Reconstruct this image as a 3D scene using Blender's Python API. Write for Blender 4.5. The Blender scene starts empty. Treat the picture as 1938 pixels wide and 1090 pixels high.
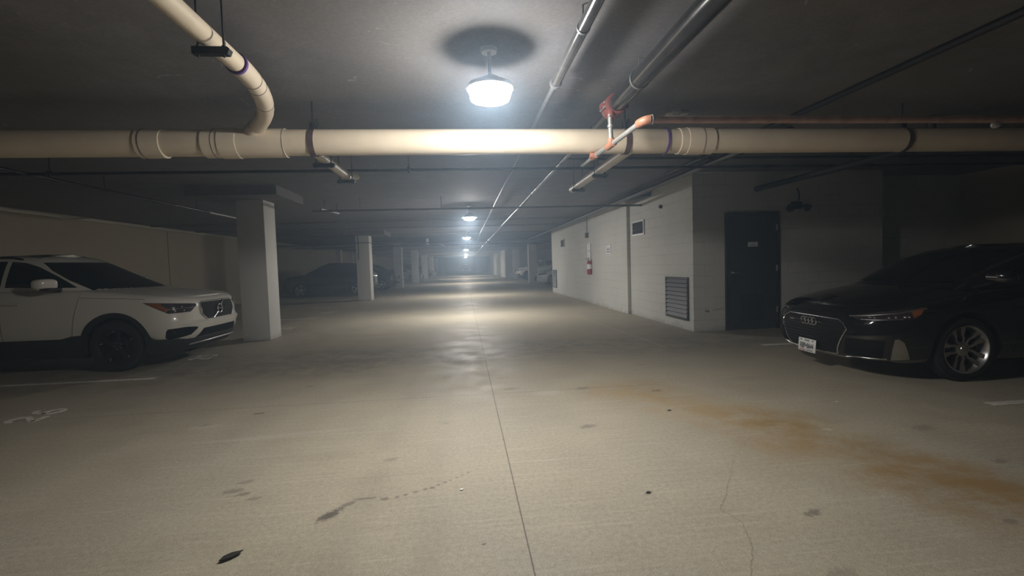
import bpy, bmesh, math, random
from mathutils import Vector, Matrix, geometry
from mathutils.bvhtree import BVHTree
random.seed(7)
PI = math.pi
SC = bpy.context.scene
COL = SC.collection

# ------------------------------------------------------------------ helpers
def link(o, parent=None):
    COL.objects.link(o)
    if parent: o.parent = parent
    return o

def finish(bm, angle=38, smooth=True):
    bmesh.ops.remove_doubles(bm, verts=bm.verts, dist=1e-5)
    bmesh.ops.recalc_face_normals(bm, faces=bm.faces)
    if smooth:
        a = math.radians(angle)
        for f in bm.faces: f.smooth = True
        for e in bm.edges:
            if len(e.link_faces) == 2:
                e.smooth = e.calc_face_angle(0) < a

def obj(name, bm, mats, parent=None, angle=38, loc=None, rot=None, smooth=True):
    finish(bm, angle, smooth)
    me = bpy.data.meshes.new(name)
    bm.to_mesh(me); bm.free()
    for m in (mats if isinstance(mats, (list, tuple)) else [mats]): me.materials.append(m)
    o = bpy.data.objects.new(name, me)
    if loc: o.location = loc
    if rot: o.rotation_euler = rot
    return link(o, parent)

def tag(o, label=None, cat=None, group=None, kind=None):
    if label: o['label'] = label
    if cat: o['category'] = cat
    if group: o['group'] = group
    if kind: o['kind'] = kind
    return o

def thing(name, label, cat, loc=(0, 0, 0), rz=0, group=None):
    o = bpy.data.objects.new(name, None)
    o.empty_display_size = .1
    o.location = loc; o.rotation_euler = (0, 0, rz)
    link(o)
    return tag(o, label, cat, group)

def box(bm, c, s, bev=0, mi=0, rot=None, seg=2):
    r = bmesh.ops.create_cube(bm, size=1)
    vs = r['verts']
    bmesh.ops.scale(bm, vec=s, verts=vs)
    if bev:
        es = list({e for v in vs for e in v.link_edges})
        rb = bmesh.ops.bevel(bm, geom=es, offset=bev, segments=seg, affect='EDGES', profile=.5)
        vs = list({v for f in rb['faces'] for v in f.verts} | {v for v in vs if v.is_valid})
    if rot is not None: bmesh.ops.rotate(bm, cent=(0, 0, 0), matrix=rot, verts=vs)
    bmesh.ops.translate(bm, vec=c, verts=vs)
    for f in {f for v in vs for f in v.link_faces}: f.material_index = mi
    return vs

def bx(bm, x0, x1, y0, y1, z0, z1, bev=0, mi=0):
    return box(bm, ((x0+x1)/2, (y0+y1)/2, (z0+z1)/2), (abs(x1-x0), abs(y1-y0), abs(z1-z0)), bev, mi)

def tube(bm, pts, r, seg=12, closed=False, mi=0, cap=True):
    pts = [Vector(p) for p in pts]
    n = len(pts)
    rr = r if isinstance(r, (list, tuple)) else [r]*n
    t0 = (pts[1]-pts[0]).normalized()
    up = Vector((0, 0, 1)) if abs(t0.z) < .9 else Vector((1, 0, 0))
    nrm = (up - t0*up.dot(t0)).normalized()
    rings = []
    for i in range(n):
        if closed: t = (pts[(i+1) % n]-pts[i-1]).normalized()
        elif i == 0: t = (pts[1]-pts[0]).normalized()
        elif i == n-1: t = (pts[-1]-pts[-2]).normalized()
        else: t = ((pts[i+1]-pts[i]).normalized()+(pts[i]-pts[i-1]).normalized()).normalized()
        nrm = (nrm - t*nrm.dot(t)).normalized()
        b = t.cross(nrm)
        rings.append([bm.verts.new(pts[i]+(nrm*math.cos(2*PI*k/seg)+b*math.sin(2*PI*k/seg))*rr[i]) for k in range(seg)])
    m = n if closed else n-1
    for i in range(m):
        a, c = rings[i], rings[(i+1) % n]
        for k in range(seg):
            f = bm.faces.new((a[k], a[(k+1) % seg], c[(k+1) % seg], c[k])); f.material_index = mi
    if cap and not closed:
        bm.faces.new(rings[0][::-1]).material_index = mi
        bm.faces.new(rings[-1]).material_index = mi

def lathe(bm, prof, seg=32, axis='z', c=(0, 0, 0), mi=0, a0=0, cap=True):
    """prof: list of (r, h) along the axis"""
    rings = []
    c = Vector(c)
    for r, h in prof:
        ring = []
        for k in range(seg):
            a = a0+2*PI*k/seg
            x, y = r*math.cos(a), r*math.sin(a)
            p = {'z': (x, y, h), 'y': (x, h, y), 'x': (h, x, y)}[axis]
            ring.append(bm.verts.new(c+Vector(p)))
        rings.append(ring)
    for a, b in zip(rings, rings[1:]):
        for k in range(seg):
            bm.faces.new((a[k], a[(k+1) % seg], b[(k+1) % seg], b[k])).material_index = mi
    if cap:
        for ring in (rings[0], rings[-1]):
            try: bm.faces.new(ring).material_index = mi
            except ValueError: pass

def prism(bm, poly, z0, z1, mi=0, plane='xy'):
    def P(u, v, w): return {'xy': (u, v, w), 'xz': (u, w, v), 'yz': (w, u, v)}[plane]
    a = [bm.verts.new(P(u, v, z0)) for u, v in poly]
    b = [bm.verts.new(P(u, v, z1)) for u, v in poly]
    fs = [bm.faces.new(a), bm.faces.new(b)]
    n = len(a)
    for k in range(n): fs.append(bm.faces.new((a[k], a[(k+1) % n], b[(k+1) % n], b[k])))
    for f in fs: f.material_index = mi
    return a+b

def interp(pts):
    """smooth monotone interpolation through (x, y) points"""
    pts = sorted(pts)
    X = [p[0] for p in pts]; Y = [p[1] for p in pts]; n = len(X)
    if n == 1: return lambda x: Y[0]
    d = [(Y[i+1]-Y[i])/(X[i+1]-X[i]) for i in range(n-1)]
    m = [d[0]]+[0 if d[i-1]*d[i] <= 0 else 2*d[i-1]*d[i]/(d[i-1]+d[i]) for i in range(1, n-1)]+[d[-1]]
    def f(x):
        if x <= X[0]: return Y[0]
        if x >= X[-1]: return Y[-1]
        i = max(k for k in range(n-1) if X[k] <= x)
        h = X[i+1]-X[i]; t = (x-X[i])/h
        return ((2*t**3-3*t*t+1)*Y[i]+(t**3-2*t*t+t)*h*m[i]+(3*t*t-2*t**3)*Y[i+1]+(t**3-t*t)*h*m[i+1])
    return f

# ------------------------------------------------------------------ materials
class NT:
    def __init__(s, name):
        s.m = bpy.data.materials.new(name); s.m.use_nodes = True
        s.t = s.m.node_tree; s.b = s.t.nodes['Principled BSDF']
        s.tc = s.t.nodes.new('ShaderNodeTexCoord')
    def n(s, typ, **kw):
        nd = s.t.nodes.new(typ)
        for k, v in kw.items():
            if k in nd.inputs: nd.inputs[k].default_value = v
            else: setattr(nd, k, v)
        return nd
    def l(s, a, b): s.t.links.new(a, b)
    def noise(s, scale, detail=4, rough=.55, vec=None, dist=0):
        nd = s.n('ShaderNodeTexNoise', Scale=scale, Detail=detail, Roughness=rough, Distortion=dist)
        s.l(vec or s.tc.outputs['Object'], nd.inputs['Vector'])
        return nd.outputs['Fac']
    def ramp(s, fac, *stops):
        nd = s.n('ShaderNodeValToRGB'); e = nd.color_ramp.elements
        while len(e) < len(stops): e.new(.5)
        for k, (p, c) in enumerate(stops):
            e[k].position = p; e[k].color = (*c, 1) if len(c) == 3 else c
        s.l(fac, nd.inputs['Fac']); return nd.outputs['Color']
    def mix(s, fac, a, b, typ='MIX'):
        nd = s.n('ShaderNodeMix', data_type='RGBA', blend_type=typ)
        for v, i in ((fac, 0), (a, 6), (b, 7)):
            if hasattr(v, 'is_output'): s.l(v, nd.inputs[i])
            else: nd.inputs[i].default_value = v if i == 0 else (*v, 1)
        return nd.outputs[2]
    def math(s, op, a, b=0., c=0.):
        nd = s.n('ShaderNodeMath', operation=op)
        for v, i in ((a, 0), (b, 1), (c, 2)):
            if hasattr(v, 'is_output'): s.l(v, nd.inputs[i])
            else: nd.inputs[i].default_value = v
        return nd.outputs[0]
    def mapr(s, v, a, b, c=0., d=1.):
        nd = s.n('ShaderNodeMapRange', interpolation_type='SMOOTHSTEP')
        s.l(v, nd.inputs[0])
        for i, q in enumerate((a, b, c, d)): nd.inputs[i+1].default_value = q
        return nd.outputs[0]
    def bump(s, h, strength=.3, dist=.01):
        nd = s.n('ShaderNodeBump', Strength=strength, Distance=dist)
        s.l(h, nd.inputs['Height']); s.l(nd.outputs[0], s.b.inputs['Normal'])
    def color(s, c):
        if hasattr(c, 'is_output'): s.l(c, s.b.inputs['Base Color'])
        else: s.b.inputs['Base Color'].default_value = (*c, 1)

def mat(name, c, rough=.5, metal=0, var=.12, scale=9, coat=0, spec=None, bump=0):
    k = NT(name)
    f = k.noise(scale, 3)
    lo = tuple(x*(1-var) for x in c); hi = tuple(min(1, x*(1+var)) for x in c)
    k.color(k.ramp(f, (.3, lo), (.7, hi)))
    k.b.inputs['Roughness'].default_value = rough
    k.b.inputs['Metallic'].default_value = metal
    if coat: k.b.inputs['Coat Weight'].default_value = coat; k.b.inputs['Coat Roughness'].default_value = .06
    if spec is not None: k.b.inputs['Specular IOR Level'].default_value = spec
    if bump: k.bump(k.noise(60, 3), bump, .004)
    return k.m

M = {}
M['paint_white'] = mat('pearl white car paint', (.68, .655, .59), .24, .0, .02, 3, .6)
M['paint_black'] = mat('black car paint', (.005, .005, .006), .11, .0, .1, 3, .7)
M['paint_dark'] = mat('dark blue grey car paint', (.018, .021, .028), .3, .0, .1, 3, .6)
M['paint_silver'] = mat('silver car paint', (.42, .43, .45), .32, .5, .05, 3, .6)
M['paint_grey'] = mat('graphite car paint', (.06, .065, .075), .32, .3, .05, 3, .6)
M['car_white'] = mat('plain white car paint', (.72, .73, .75), .34, 0, .02, 3, .6)
M['glass'] = mat('tinted car glass', (.006, .007, .007), .06, 0, .05, 3, 0, .5)
M['clad'] = mat('black textured plastic', (.012, .012, .012), .62, 0, .15, 40)
M['gloss_black'] = mat('gloss black trim', (.006, .006, .007), .16, 0, .05, 5)
M['mesh_black'] = mat('black grille mesh', (.006, .006, .007), .7, 0, .3, 90, 0, .12)
M['chrome'] = mat('chrome', (.74, .74, .75), .10, 1, .03, 9)
M['satin'] = mat('satin aluminium', (.58, .57, .56), .34, 1, .05, 9)
M['rubber'] = mat('tyre rubber', (.014, .014, .014), .75, 0, .2, 30, 0, .3)
M['rim_dark'] = mat('dark alloy', (.03, .03, .032), .3, .7, .1, 12)
M['rim_silver'] = mat('silver alloy', (.55, .53, .52), .28, .9, .06, 12)
M['rim_shadow'] = mat('dark wheel barrel', (.012, .012, .012), .6, .2, .1, 12)
M['amber'] = mat('amber lens', (.24, .078, .02), .18, 0, .1, 20)
M['lamp_glass'] = mat('headlamp black interior', (.035, .03, .032), .12, 0, .3, 30)
M['tail_red'] = mat('red lens', (.30, .02, .02), .2, 0, .1, 20)
M['pvc'] = mat('cream pvc pipe', (.66, .56, .42), .42, 0, .06, 4, 0, .45, .05)
M['pvc_joint'] = mat('cream pvc fitting', (.69, .59, .455), .36, 0, .05, 6, 0, .5)
M['primer'] = mat('purple pipe primer', (.13, .06, .27), .5, 0, .3, 14)
M['ink'] = mat('marker ink', (.05, .04, .05), .6)
M['steel_black'] = mat('black steel pipe', (.05, .049, .05), .2, .6, .25, 12, 0, .5)
M['steel_galv'] = mat('galvanised pipe', (.50, .50, .48), .42, .55, .12, 26)
M['grey_pipe'] = mat('dull grey conduit', (.13, .13, .135), .5, .2, .15, 12)
M['hanger'] = mat('dark hanger steel', (.02, .02, .022), .6, .4, .2, 18)
M['strap'] = mat('brown steel pipe strap', (.10, .065, .065), .55, .3, .2, 18)
M['steel_dull'] = mat('dull dark steel pipe', (.13, .13, .13), .2, .7, .25, 14)
M['pink_lit_galv'] = mat('pink lit galvanised pipe', (.50, .33, .28), .5, .2, .2, 12)  # pinkish lamp light on the cross run is put into this base colour
M['red_fit'] = mat('red oxide coupling', (.22, .07, .06), .48, .1, .2, 18)
M['copper_fit'] = mat('orange cpvc fitting', (.45, .20, .12), .5, 0, .15, 18)
M['door_paint'] = mat('charcoal door paint', (.026, .028, .033), .5, 0, .1, 3, 0, .4)
M['frame_paint'] = mat('charcoal frame paint', (.02, .021, .025), .45, 0, .1, 3)
M['louvre'] = mat('grey louvre metal', (.05, .052, .058), .45, .3, .12, 9)
M['louvre_dark'] = mat('dark void behind louvre', (.012, .012, .014), .8)
M['alu_frame'] = mat('pale aluminium frame', (.45, .45, .46), .4, .5, .1, 9)
M['sign_white'] = mat('white sign plate', (.72, .72, .76), .4, 0, .03, 9)
M['sign_ink'] = mat('dark sign lettering', (.03, .03, .04), .5)
M['sign_grey'] = mat('grey sign lettering', (.25, .25, .28), .5)
M['ext_red'] = mat('extinguisher red', (.32, .025, .03), .3, 0, .06, 9, .3)
M['line_paint'] = mat('worn white line paint', (.62, .60, .53), .7, 0, .28, 26)
M['leaf'] = mat('dry dark leaf', (.022, .02, .018), .6, 0, .3, 40)
M['paper'] = mat('white paper scrap', (.75, .75, .72), .7)
M['housing'] = mat('white lamp housing', (.72, .72, .72), .4, 0, .03, 9)
M['plate'] = mat('licence plate white', (.78, .78, .77), .35, 0, .02, 9)
M['plate_ink'] = mat('licence plate black', (.015, .015, .02), .5)
M['plate_red'] = mat('licence plate red', (.45, .16, .14), .5)
M['under'] = mat('underbody black', (.006, .006, .006), .9)
M['gate'] = mat('dark roll gate steel', (.085, .085, .1), .6, .2, .1, 4)

# concrete floor --------------------------------------------------------
def floor_mat():
    k = NT('stained polished concrete')
    P = k.tc.outputs['Object']
    big = k.noise(.35, 5, .6); mid = k.noise(2.4, 6, .62); fine = k.noise(38, 4, .6)
    grain = k.noise(160, 2, .5)
    c = k.ramp(mid, (.25, (.315, .270, .192)), (.5, (.40, .348, .252)), (.75, (.47, .415, .308)))
    c = k.mix(k.mapr(big, .42, .66), c, (.29, .262, .215), 'MIX')
    c = k.mix(.38, c, k.ramp(fine, (.3, (.20, .175, .13)), (.7, (.53, .475, .365))), 'MIX')
    c = k.mix(.24, c, k.ramp(grain, (.35, (.12, .105, .08)), (.65, (.65, .59, .47))), 'MIX')
    # broom marks run across the aisle
    mp = k.n('ShaderNodeMapping'); k.l(P, mp.inputs['Vector']); mp.inputs['Scale'].default_value = (1.2, 42, 1)
    br = k.noise(1.0, 3, .6, mp.outputs[0])
    c = k.mix(k.mapr(br, .55, .72, 0, .32), c, (.56, .50, .385))
    c = k.mix(k.mapr(br, .42, .26, 0, .28), c, (.2, .175, .13))
    sx = k.n('ShaderNodeSeparateXYZ'); k.l(P, sx.inputs[0])
    X, Y = sx.outputs[0], sx.outputs[1]
    wob = k.noise(1.3, 4, .6)
    wob2 = k.noise(16, 6, .75)
    wob3 = k.noise(34, 6, .8)
    patchy = k.mapr(k.noise(3.2, 6, .7), .36, .62, .25, 1.0)
    # rust coloured run: a band between two floor points
    def band(ax, ay, bx_, by_, w0, w1, col, amt, wamp=.5, noi=None):
        nonlocal c
        L = math.hypot(bx_-ax, by_-ay); ux, uy = (bx_-ax)/L, (by_-ay)/L
        dx = k.math('SUBTRACT', X, ax); dy = k.math('SUBTRACT', Y, ay)
        t = k.math('ADD', k.math('MULTIPLY', dx, ux), k.math('MULTIPLY', dy, uy))
        s = k.math('ABSOLUTE', k.math('ADD', k.math('SUBTRACT', k.math('MULTIPLY', dx, uy), k.math('MULTIPLY', dy, ux)),
                                      k.math('MULTIPLY', k.math('SUBTRACT', noi or wob, .5), wamp)))
        m = k.math('MULTIPLY', k.mapr(s, w1, w0), k.math('MULTIPLY', patchy, k.math('MULTIPLY', k.mapr(t, -.3, .25), k.mapr(t, L+.35, L-.2))))
        c = k.mix(k.math('MULTIPLY', m, amt), c, col)
        return m
    band(1.5, 5.0, 2.45, 3.3, .0, .75, (.36, .235, .095), .6, .9)
    band(2.2, 3.7, 2.95, 1.9, .0, .62, (.29, .185, .07), .68, .9)
    band(2.6, 2.7, 3.3, .9, .05, .65, (.27, .165, .06), .65, .8)
    # grimy wheel path across the aisle and dark parking bays
    band(-6.0, 7.3, 6.5, 7.3, .3, 1.3, (.17, .155, .13), .55, .8)
    band(-6.0, 6.2, -1.2, 6.6, .1, .9, (.17, .15, .12), .4, .8)
    band(-9, 13, -4.6, 13, .8, 3.4, (.17, .155, .13), .5, .8)
    band(-.12, 5.6, -.1, 7.3, .05, .45, (.17, .16, .14), .45, .7)
    band(-.62, 1.2, -.62, 9, .02, .14, (.24, .215, .175), .22, .08)
    band(-.22, 1.2, -.22, 9, .02, .12, (.24, .215, .175), .2, .08)
    def spot(cx, cy, rx, ry, ang, col, amt, edge=.45, wamp=1.9):
        nonlocal c
        mp = k.n('ShaderNodeMapping'); mp.vector_type = 'TEXTURE'
        mp.inputs['Location'].default_value = (cx, cy, 0); mp.inputs['Rotation'].default_value = (0, 0, ang)
        mp.inputs['Scale'].default_value = (rx, ry, 1)
        k.l(P, mp.inputs['Vector'])
        ln = k.n('ShaderNodeVectorMath', operation='LENGTH'); k.l(mp.outputs[0], ln.inputs[0])
        d = k.math('ADD', ln.outputs['Value'], k.math('MULTIPLY', k.math('SUBTRACT', wob3, .5), wamp*1.6))
        c = k.mix(k.mapr(d, 1.0, edge, 0, amt), c, col)
    dk = (.085, .075, .068)
    spot(-.765, 2.60, .10, .045, .85, dk, .85)
    spot(-.70, 2.70, .075, .03, .75, dk, .55)
    spot(-.61, 2.755, .10, .018, .05, dk, .5)
    for (x, y, r) in ((-.50, 2.735, .03), (-.43, 2.745, .02), (-.385, 2.765, .018), (-.33, 2.79, .02), (-.275, 2.815, .022),
                      (-.235, 2.825, .022), (-.20, 2.86, .016), (-.165, 2.89, .018), (-.13, 2.91, .014), (-.09, 2.94, .012),
                      (-.055, 2.97, .012), (-.02, 3.0, .01)):
        spot(x, y, r, r*.8, .4, dk, .6)
    for (x, y, r, a) in ((-1.44, 2.98, .06, .45), (-1.36, 2.93, .04, .5), (-1.27, 2.86, .04, .4), (-1.42, 3.1, .05, .35), (1.0, 2.56, .025, .8),
                         (1.75, 3.96, .03, .9), (-1.96, 4.62, .05, .7), (1.74, 2.22, .05, .6), (.05, 2.2, .014, .8), (.95, 3.7, .07, .5), (1.2, 4.85, .08, .4), (1.9, 4.6, .06, .5),
                         (-2.3, 4.35, .06, .4), (-.55, 3.3, .05, .35), (.45, 5.0, .09, .3), (.3, 1.75, .05, .5), (1.5, 1.75, .08, .3), (-.5, 1.85, .03, .5),
                         (3.4, 3.2, .10, .3), (3.3, 2.6, .05, .4), (2.2, 5.8, .05, .35), (-1.8, 5.6, .06, .3), (-.2, 4.0, .03, .3), (2.6, 2.0, .04, .4)):
        spot(x, y, r*1.3, r*.7, .3, dk, a)
    for (x, y, rx, ry, a) in ((.8, 4.75, .20, .12, .4), (-1.55, 3.95, .8, .05, .25), (-2.3, 4.3, .16, .08, .35), (2.7, 3.3, .05, .03, .6), (.4, 5.9, .3, .2, .3)):
        spot(x, y, rx, ry, .1, (.52, .49, .43), a)
    # joints and cracks
    def crack(pts, w, col, amt, wamp):
        for (a, b), (e, f) in zip(pts, pts[1:]): band2(a, b, e, f, w, col, amt, wamp)
    def band2(ax, ay, bx_, by_, w, col, amt, wamp):
        nonlocal c
        L = math.hypot(bx_-ax, by_-ay); ux, uy = (bx_-ax)/L, (by_-ay)/L
        dx = k.math('SUBTRACT', X, ax); dy = k.math('SUBTRACT', Y, ay)
        t = k.math('ADD', k.math('MULTIPLY', dx, ux), k.math('MULTIPLY', dy, uy))
        s = k.math('ABSOLUTE', k.math('ADD', k.math('SUBTRACT', k.math('MULTIPLY', dx, uy), k.math('MULTIPLY', dy, ux)),
                                      k.math('MULTIPLY', k.math('SUBTRACT', wob2, .5), wamp)))
        m = k.math('MULTIPLY', k.mapr(s, w, w*.35), k.math('MULTIPLY', k.mapr(t, -.01, .01), k.mapr(t, L+.01, L-.01)))
        c = k.mix(k.math('MULTIPLY', m, amt), c, col)
    crack([(.255, -3), (.255, 40)], .0055, (.09, .08, .068), .8, .006)
    crack([(-6, 4.84), (2, 4.84)], .008, (.10, .09, .075), .5, .012)
    crack([(-2.6, 3.905), (-.6, 3.905)], .006, (.55, .52, .45), .35, .01)
    crack([(3.0, 6.9), (2.78, 11.5)], .018, (.52, .49, .43), .55, .02)
    crack([(1.55, 2.66), (1.40, 2.45), (1.30, 2.33), (1.34, 2.2), (1.27, 2.0), (1.10, 1.75)], .0035, (.13, .115, .10), .6, .05)
    crack([(2.05, 3.25), (1.75, 2.95), (1.55, 2.66)], .003, (.15, .13, .11), .35, .05)
    k.color(c)
    k.l(k.mapr(mid, .3, .75, .5, .7), k.b.inputs['Roughness'])
    k.b.inputs['Specular IOR Level'].default_value = .32
    h = k.math('ADD', k.math('MULTIPLY', fine, .6), k.math('MULTIPLY', br, .8))
    k.bump(h, .22, .004)
    return k.m

def ceil_mat():
    k = NT('bare dark concrete soffit')
    big = k.noise(.5, 5, .6); mid = k.noise(3.5, 5, .6); fine = k.noise(45, 3)
    c = k.ramp(mid, (.3, (.136, .132, .138)), (.7, (.182, .178, .186)))
    c = k.mix(k.mapr(big, .42, .62), c, (.155, .143, .135))
    sp = k.noise(7, 2, .5, None, 1.5)
    c = k.mix(k.mapr(sp, .70, .80, 0, .6), c, (.4, .38, .35))
    c = k.mix(.12, c, k.ramp(fine, (.3, (.08, .07, .065)), (.7, (.34, .32, .3))))
    k.color(c); k.b.inputs['Roughness'].default_value = .8
    k.b.inputs['Specular IOR Level'].default_value = .25
    k.bump(k.math('ADD', fine, mid), .2, .004)
    return k.m

def wall_mat(name, base, brick=False, speck=.1, rough=.75):
    k = NT(name)
    big = k.noise(.7, 5, .6); fine = k.noise(30, 4)
    c = k.ramp(big, (.3, tuple(x*.9 for x in base)), (.7, tuple(min(1, x*1.04) for x in base)))
    c = k.mix(speck, c, k.ramp(fine, (.3, tuple(x*.6 for x in base)), (.7, base)))
    h = fine
    if brick:
        sx = k.n('ShaderNodeSeparateXYZ'); k.l(k.tc.outputs['Object'], sx.inputs[0])
        cx = k.n('ShaderNodeCombineXYZ')
        k.l(k.math('ADD', sx.outputs[0], sx.outputs[1]), cx.inputs[0]); k.l(sx.outputs[2], cx.inputs[1])
        b = k.n('ShaderNodeTexBrick'); k.l(cx.outputs[0], b.inputs['Vector'])
        b.inputs['Scale'].default_value = 1; b.inputs['Mortar Size'].default_value = .006
        b.inputs['Mortar Smooth'].default_value = .6
        b.inputs['Brick Width'].default_value = .406; b.inputs['Row Height'].default_value = .2032
        patch = k.mapr(k.noise(1.6, 3), .40, .62, .12, .8)
        c = k.mix(k.math('MULTIPLY', b.outputs['Fac'], patch), c, tuple(x*.62 for x in base))
        h = k.math('SUBTRACT', k.math('MULTIPLY', fine, .4), k.math('MULTIPLY', b.outputs['Fac'], 1.2))
    if brick:
        for (x, z, rx, rz) in ((4.38, .37, .06, .016), (4.41, .355, .03, .02), (4.58, .385, .12, .008), (4.36, .42, .02, .01)):
            mp = k.n('ShaderNodeMapping'); mp.vector_type = 'TEXTURE'; mp.inputs['Location'].default_value = (x, 8.24, z)
            mp.inputs['Scale'].default_value = (rx, .05, rz); mp.inputs['Rotation'].default_value = (0, -.12, 0)
            k.l(k.tc.outputs['Object'], mp.inputs['Vector'])
            ln = k.n('ShaderNodeVectorMath', operation='LENGTH'); k.l(mp.outputs[0], ln.inputs[0])
            d_ = k.math('ADD', ln.outputs['Value'], k.math('MULTIPLY', k.math('SUBTRACT', k.noise(24, 4), .5), 1.6))
            c = k.mix(k.mapr(d_, 1.0, .5, 0, .8), c, (.06, .05, .045))
    # grime and scuffs just above the floor
    sx2 = k.n('ShaderNodeSeparateXYZ'); k.l(k.tc.outputs['Object'], sx2.inputs[0])
    g = k.math('ADD', sx2.outputs[2], k.math('MULTIPLY', k.noise(5, 4), .28))
    c = k.mix(k.mapr(g, .26, .10, 0, .45), c, (.22, .20, .17))
    k.color(c); k.b.inputs['Roughness'].default_value = rough
    k.b.inputs['Specular IOR Level'].default_value = .3
    k.bump(h, .35, .006)
    return k.m

M['floor'] = floor_mat()
M['ceil'] = ceil_mat()
M['block'] = wall_mat('white painted block', (.60, .60, .565), True)
M['plaster'] = wall_mat('white painted wall', (.62, .62, .60))
M['lwall'] = wall_mat('grey cream concrete wall', (.405, .357, .27))
M['lwall_lip'] = wall_mat('rough grey mortar', (.55, .52, .44), False, .5)
M['col'] = wall_mat('off white column paint', (.64, .63, .61), False, .05, .6)
M['beam'] = wall_mat('pale concrete beam', (.38, .37, .36))
M['farwall'] = wall_mat('pale far wall', (.50, .46, .48))
M['scuff'] = mat('black scuff', (.05, .045, .04), .8)

def emit_mat(name, col, st):
    k = NT(name)
    k.b.inputs['Base Color'].default_value = (.9, .9, .9, 1)
    k.b.inputs['Emission Color'].default_value = (*col, 1)
    k.b.inputs['Emission Strength'].default_value = st
    return k.m
LAMP = 130
M['lens'] = emit_mat('lit lamp lens', (1.0, .985, .955), LAMP)
M['lens_far'] = emit_mat('lit lamp lens, newer', (1.0, .985, .96), LAMP*1.55)  # far lamps made stronger than the nearest to brighten the far aisle

# ------------------------------------------------------------------ setting
CZ = 2.88
XL, XR, YN, YF = -9.69, 10.2, -5.0, 93.0
def struct(name, bm, m, label=None, smooth=False):
    o = obj(name, bm, m, None, 30, smooth=smooth)
    o['kind'] = 'structure'
    if label: o['label'] = label
    return o
b = bmesh.new(); bx(b, XL-.3, XR+.3, YN-.3, YF+.3, -.2, 0); struct('floor', b, M['floor'], 'stained grey beige concrete garage floor')
b = bmesh.new(); bx(b, XL-.3, XR+.3, YN-.3, YF+.3, CZ, CZ+.3); struct('ceiling', b, M['ceil'], 'dark bare concrete ceiling slab')
b = bmesh.new(); bx(b, XL-.3, XL, YN-.3, YF+.3, 0, CZ); struct('wall_left', b, M['lwall'], 'long grey cream wall behind the left parking bays')
b = bmesh.new(); bx(b, XR, XR+.3, YN-.3, YF+.3, 0, CZ); struct('wall_right', b, M['lwall'], 'wall behind the right parking bays')
b = bmesh.new(); bx(b, XL, XR, YN-.3, YN, 0, CZ); struct('wall_rear', b, M['lwall'], 'wall behind the viewpoint')
b = bmesh.new(); bx(b, XL, XR, YF, YF+.3, 0, CZ); struct('wall_far', b, M['farwall'], 'pale wall closing the far end of the aisle')
# far roll gate opening (dark)
b = bmesh.new()
for i in range(14): bx(b, -3.6, 2.2, YF-.12, YF-.06+(.02 if i % 2 else 0), .02+i*.196, .02+(i+1)*.196-.01)
bx(b, -3.75, -3.6, YF-.2, YF, 0, 2.8); bx(b, 2.2, 2.35, YF-.2, YF, 0, 2.8); bx(b, -3.75, 2.35, YF-.2, YF, 2.75, CZ)
struct('door_2', b, M['gate'], 'dark grey gate at the far end of the aisle')

# rough ledge along the top of the left wall
b = bmesh.new()
rr = random.Random(3)
y = YN
prev = None
ys = []
while y < YF:
    ys.append(y); y += rr.uniform(.18, .5) if y < 24 else 2.5
ys.append(YF)
sec = []
for y in ys:
    top = CZ - .012 - (rr.random()**3)*.045
    if 10.4 < y < 11.0 or 12.7 < y < 13.2: top -= .05
    out = .07+rr.random()*.03
    sec.append([b.verts.new((XL-.02, y, 2.77)), b.verts.new((XL+out, y, 2.775+rr.random()*.012)), b.verts.new((XL+out, y, top-.015)), b.verts.new((XL+out*.5, y, top)), b.verts.new((XL-.02, y, top))])
for a, c in zip(sec, sec[1:]):
    for i in range(5): b.faces.new((a[i], a[(i+1) % 5], c[(i+1) % 5], c[i]))
b.faces.new(sec[0]); b.faces.new(sec[-1][::-1])
struct('trim_1', b, M['lwall_lip'], 'rough mortar ledge along the top of the left wall')
# vertical seams on left wall, with panel pilasters far away
b = bmesh.new()
for y in (16.8, 5.6): bx(b, XL-.01, XL+.006, y, y+.02, .0, 2.76)
struct('trim_2', b, M['scuff'], 'thin vertical joints in the left wall')
b = bmesh.new()
for y in (37.6, 41.6): bx(b, XL-.05, XL+.35, y, y+.5, 0, CZ, .01)
struct('trim_3', b, M['col'], 'pale pilasters on the left wall far down the garage')

# storage room block on the right
b = bmesh.new()
prism(b, [(4.13, 8.24), (7.86, 8.24), (7.86, 8.85), (XR+.1, 8.85), (XR+.1, 21.6), (4.05, 21.6), (4.05, 11.50), (4.13, 11.50)], 0, CZ+.02)
struct('wall_storage', b, M['block'], 'white painted block walls of the room on the right')
b = bmesh.new()
prism(b, [(4.15, 47.6), (XR+.1, 47.6), (XR+.1, 84), (4.15, 84)], 0, CZ+.02)
struct('wall_storage_far', b, M['plaster'], 'white painted room far down the right side')
# transverse beams
for Y in (31.9, 42.7, 53.7, 64.7, 75.7):
    b = bmesh.new(); bx(b, XL, XR if Y < 45 else 4.1, Y, Y+.45, 2.68, CZ+.02, .01)
    struct('ceiling_beam', b, M['beam'], 'pale concrete beam crossing under the ceiling')
# shallow slab thickenings above columns
def drop(x0, x1, y0, y1):
    b = bmesh.new(); bx(b, x0, x1, y0, y1, 2.71, CZ+.02, .006)
    struct('ceiling_drop_panel', b, M['ceil'], 'thickened concrete slab panel over a column')
drop(-4.85, -3.30, 8.99, 10.45)
drop(-5.0, -3.15, 19.7, 21.4)

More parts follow.
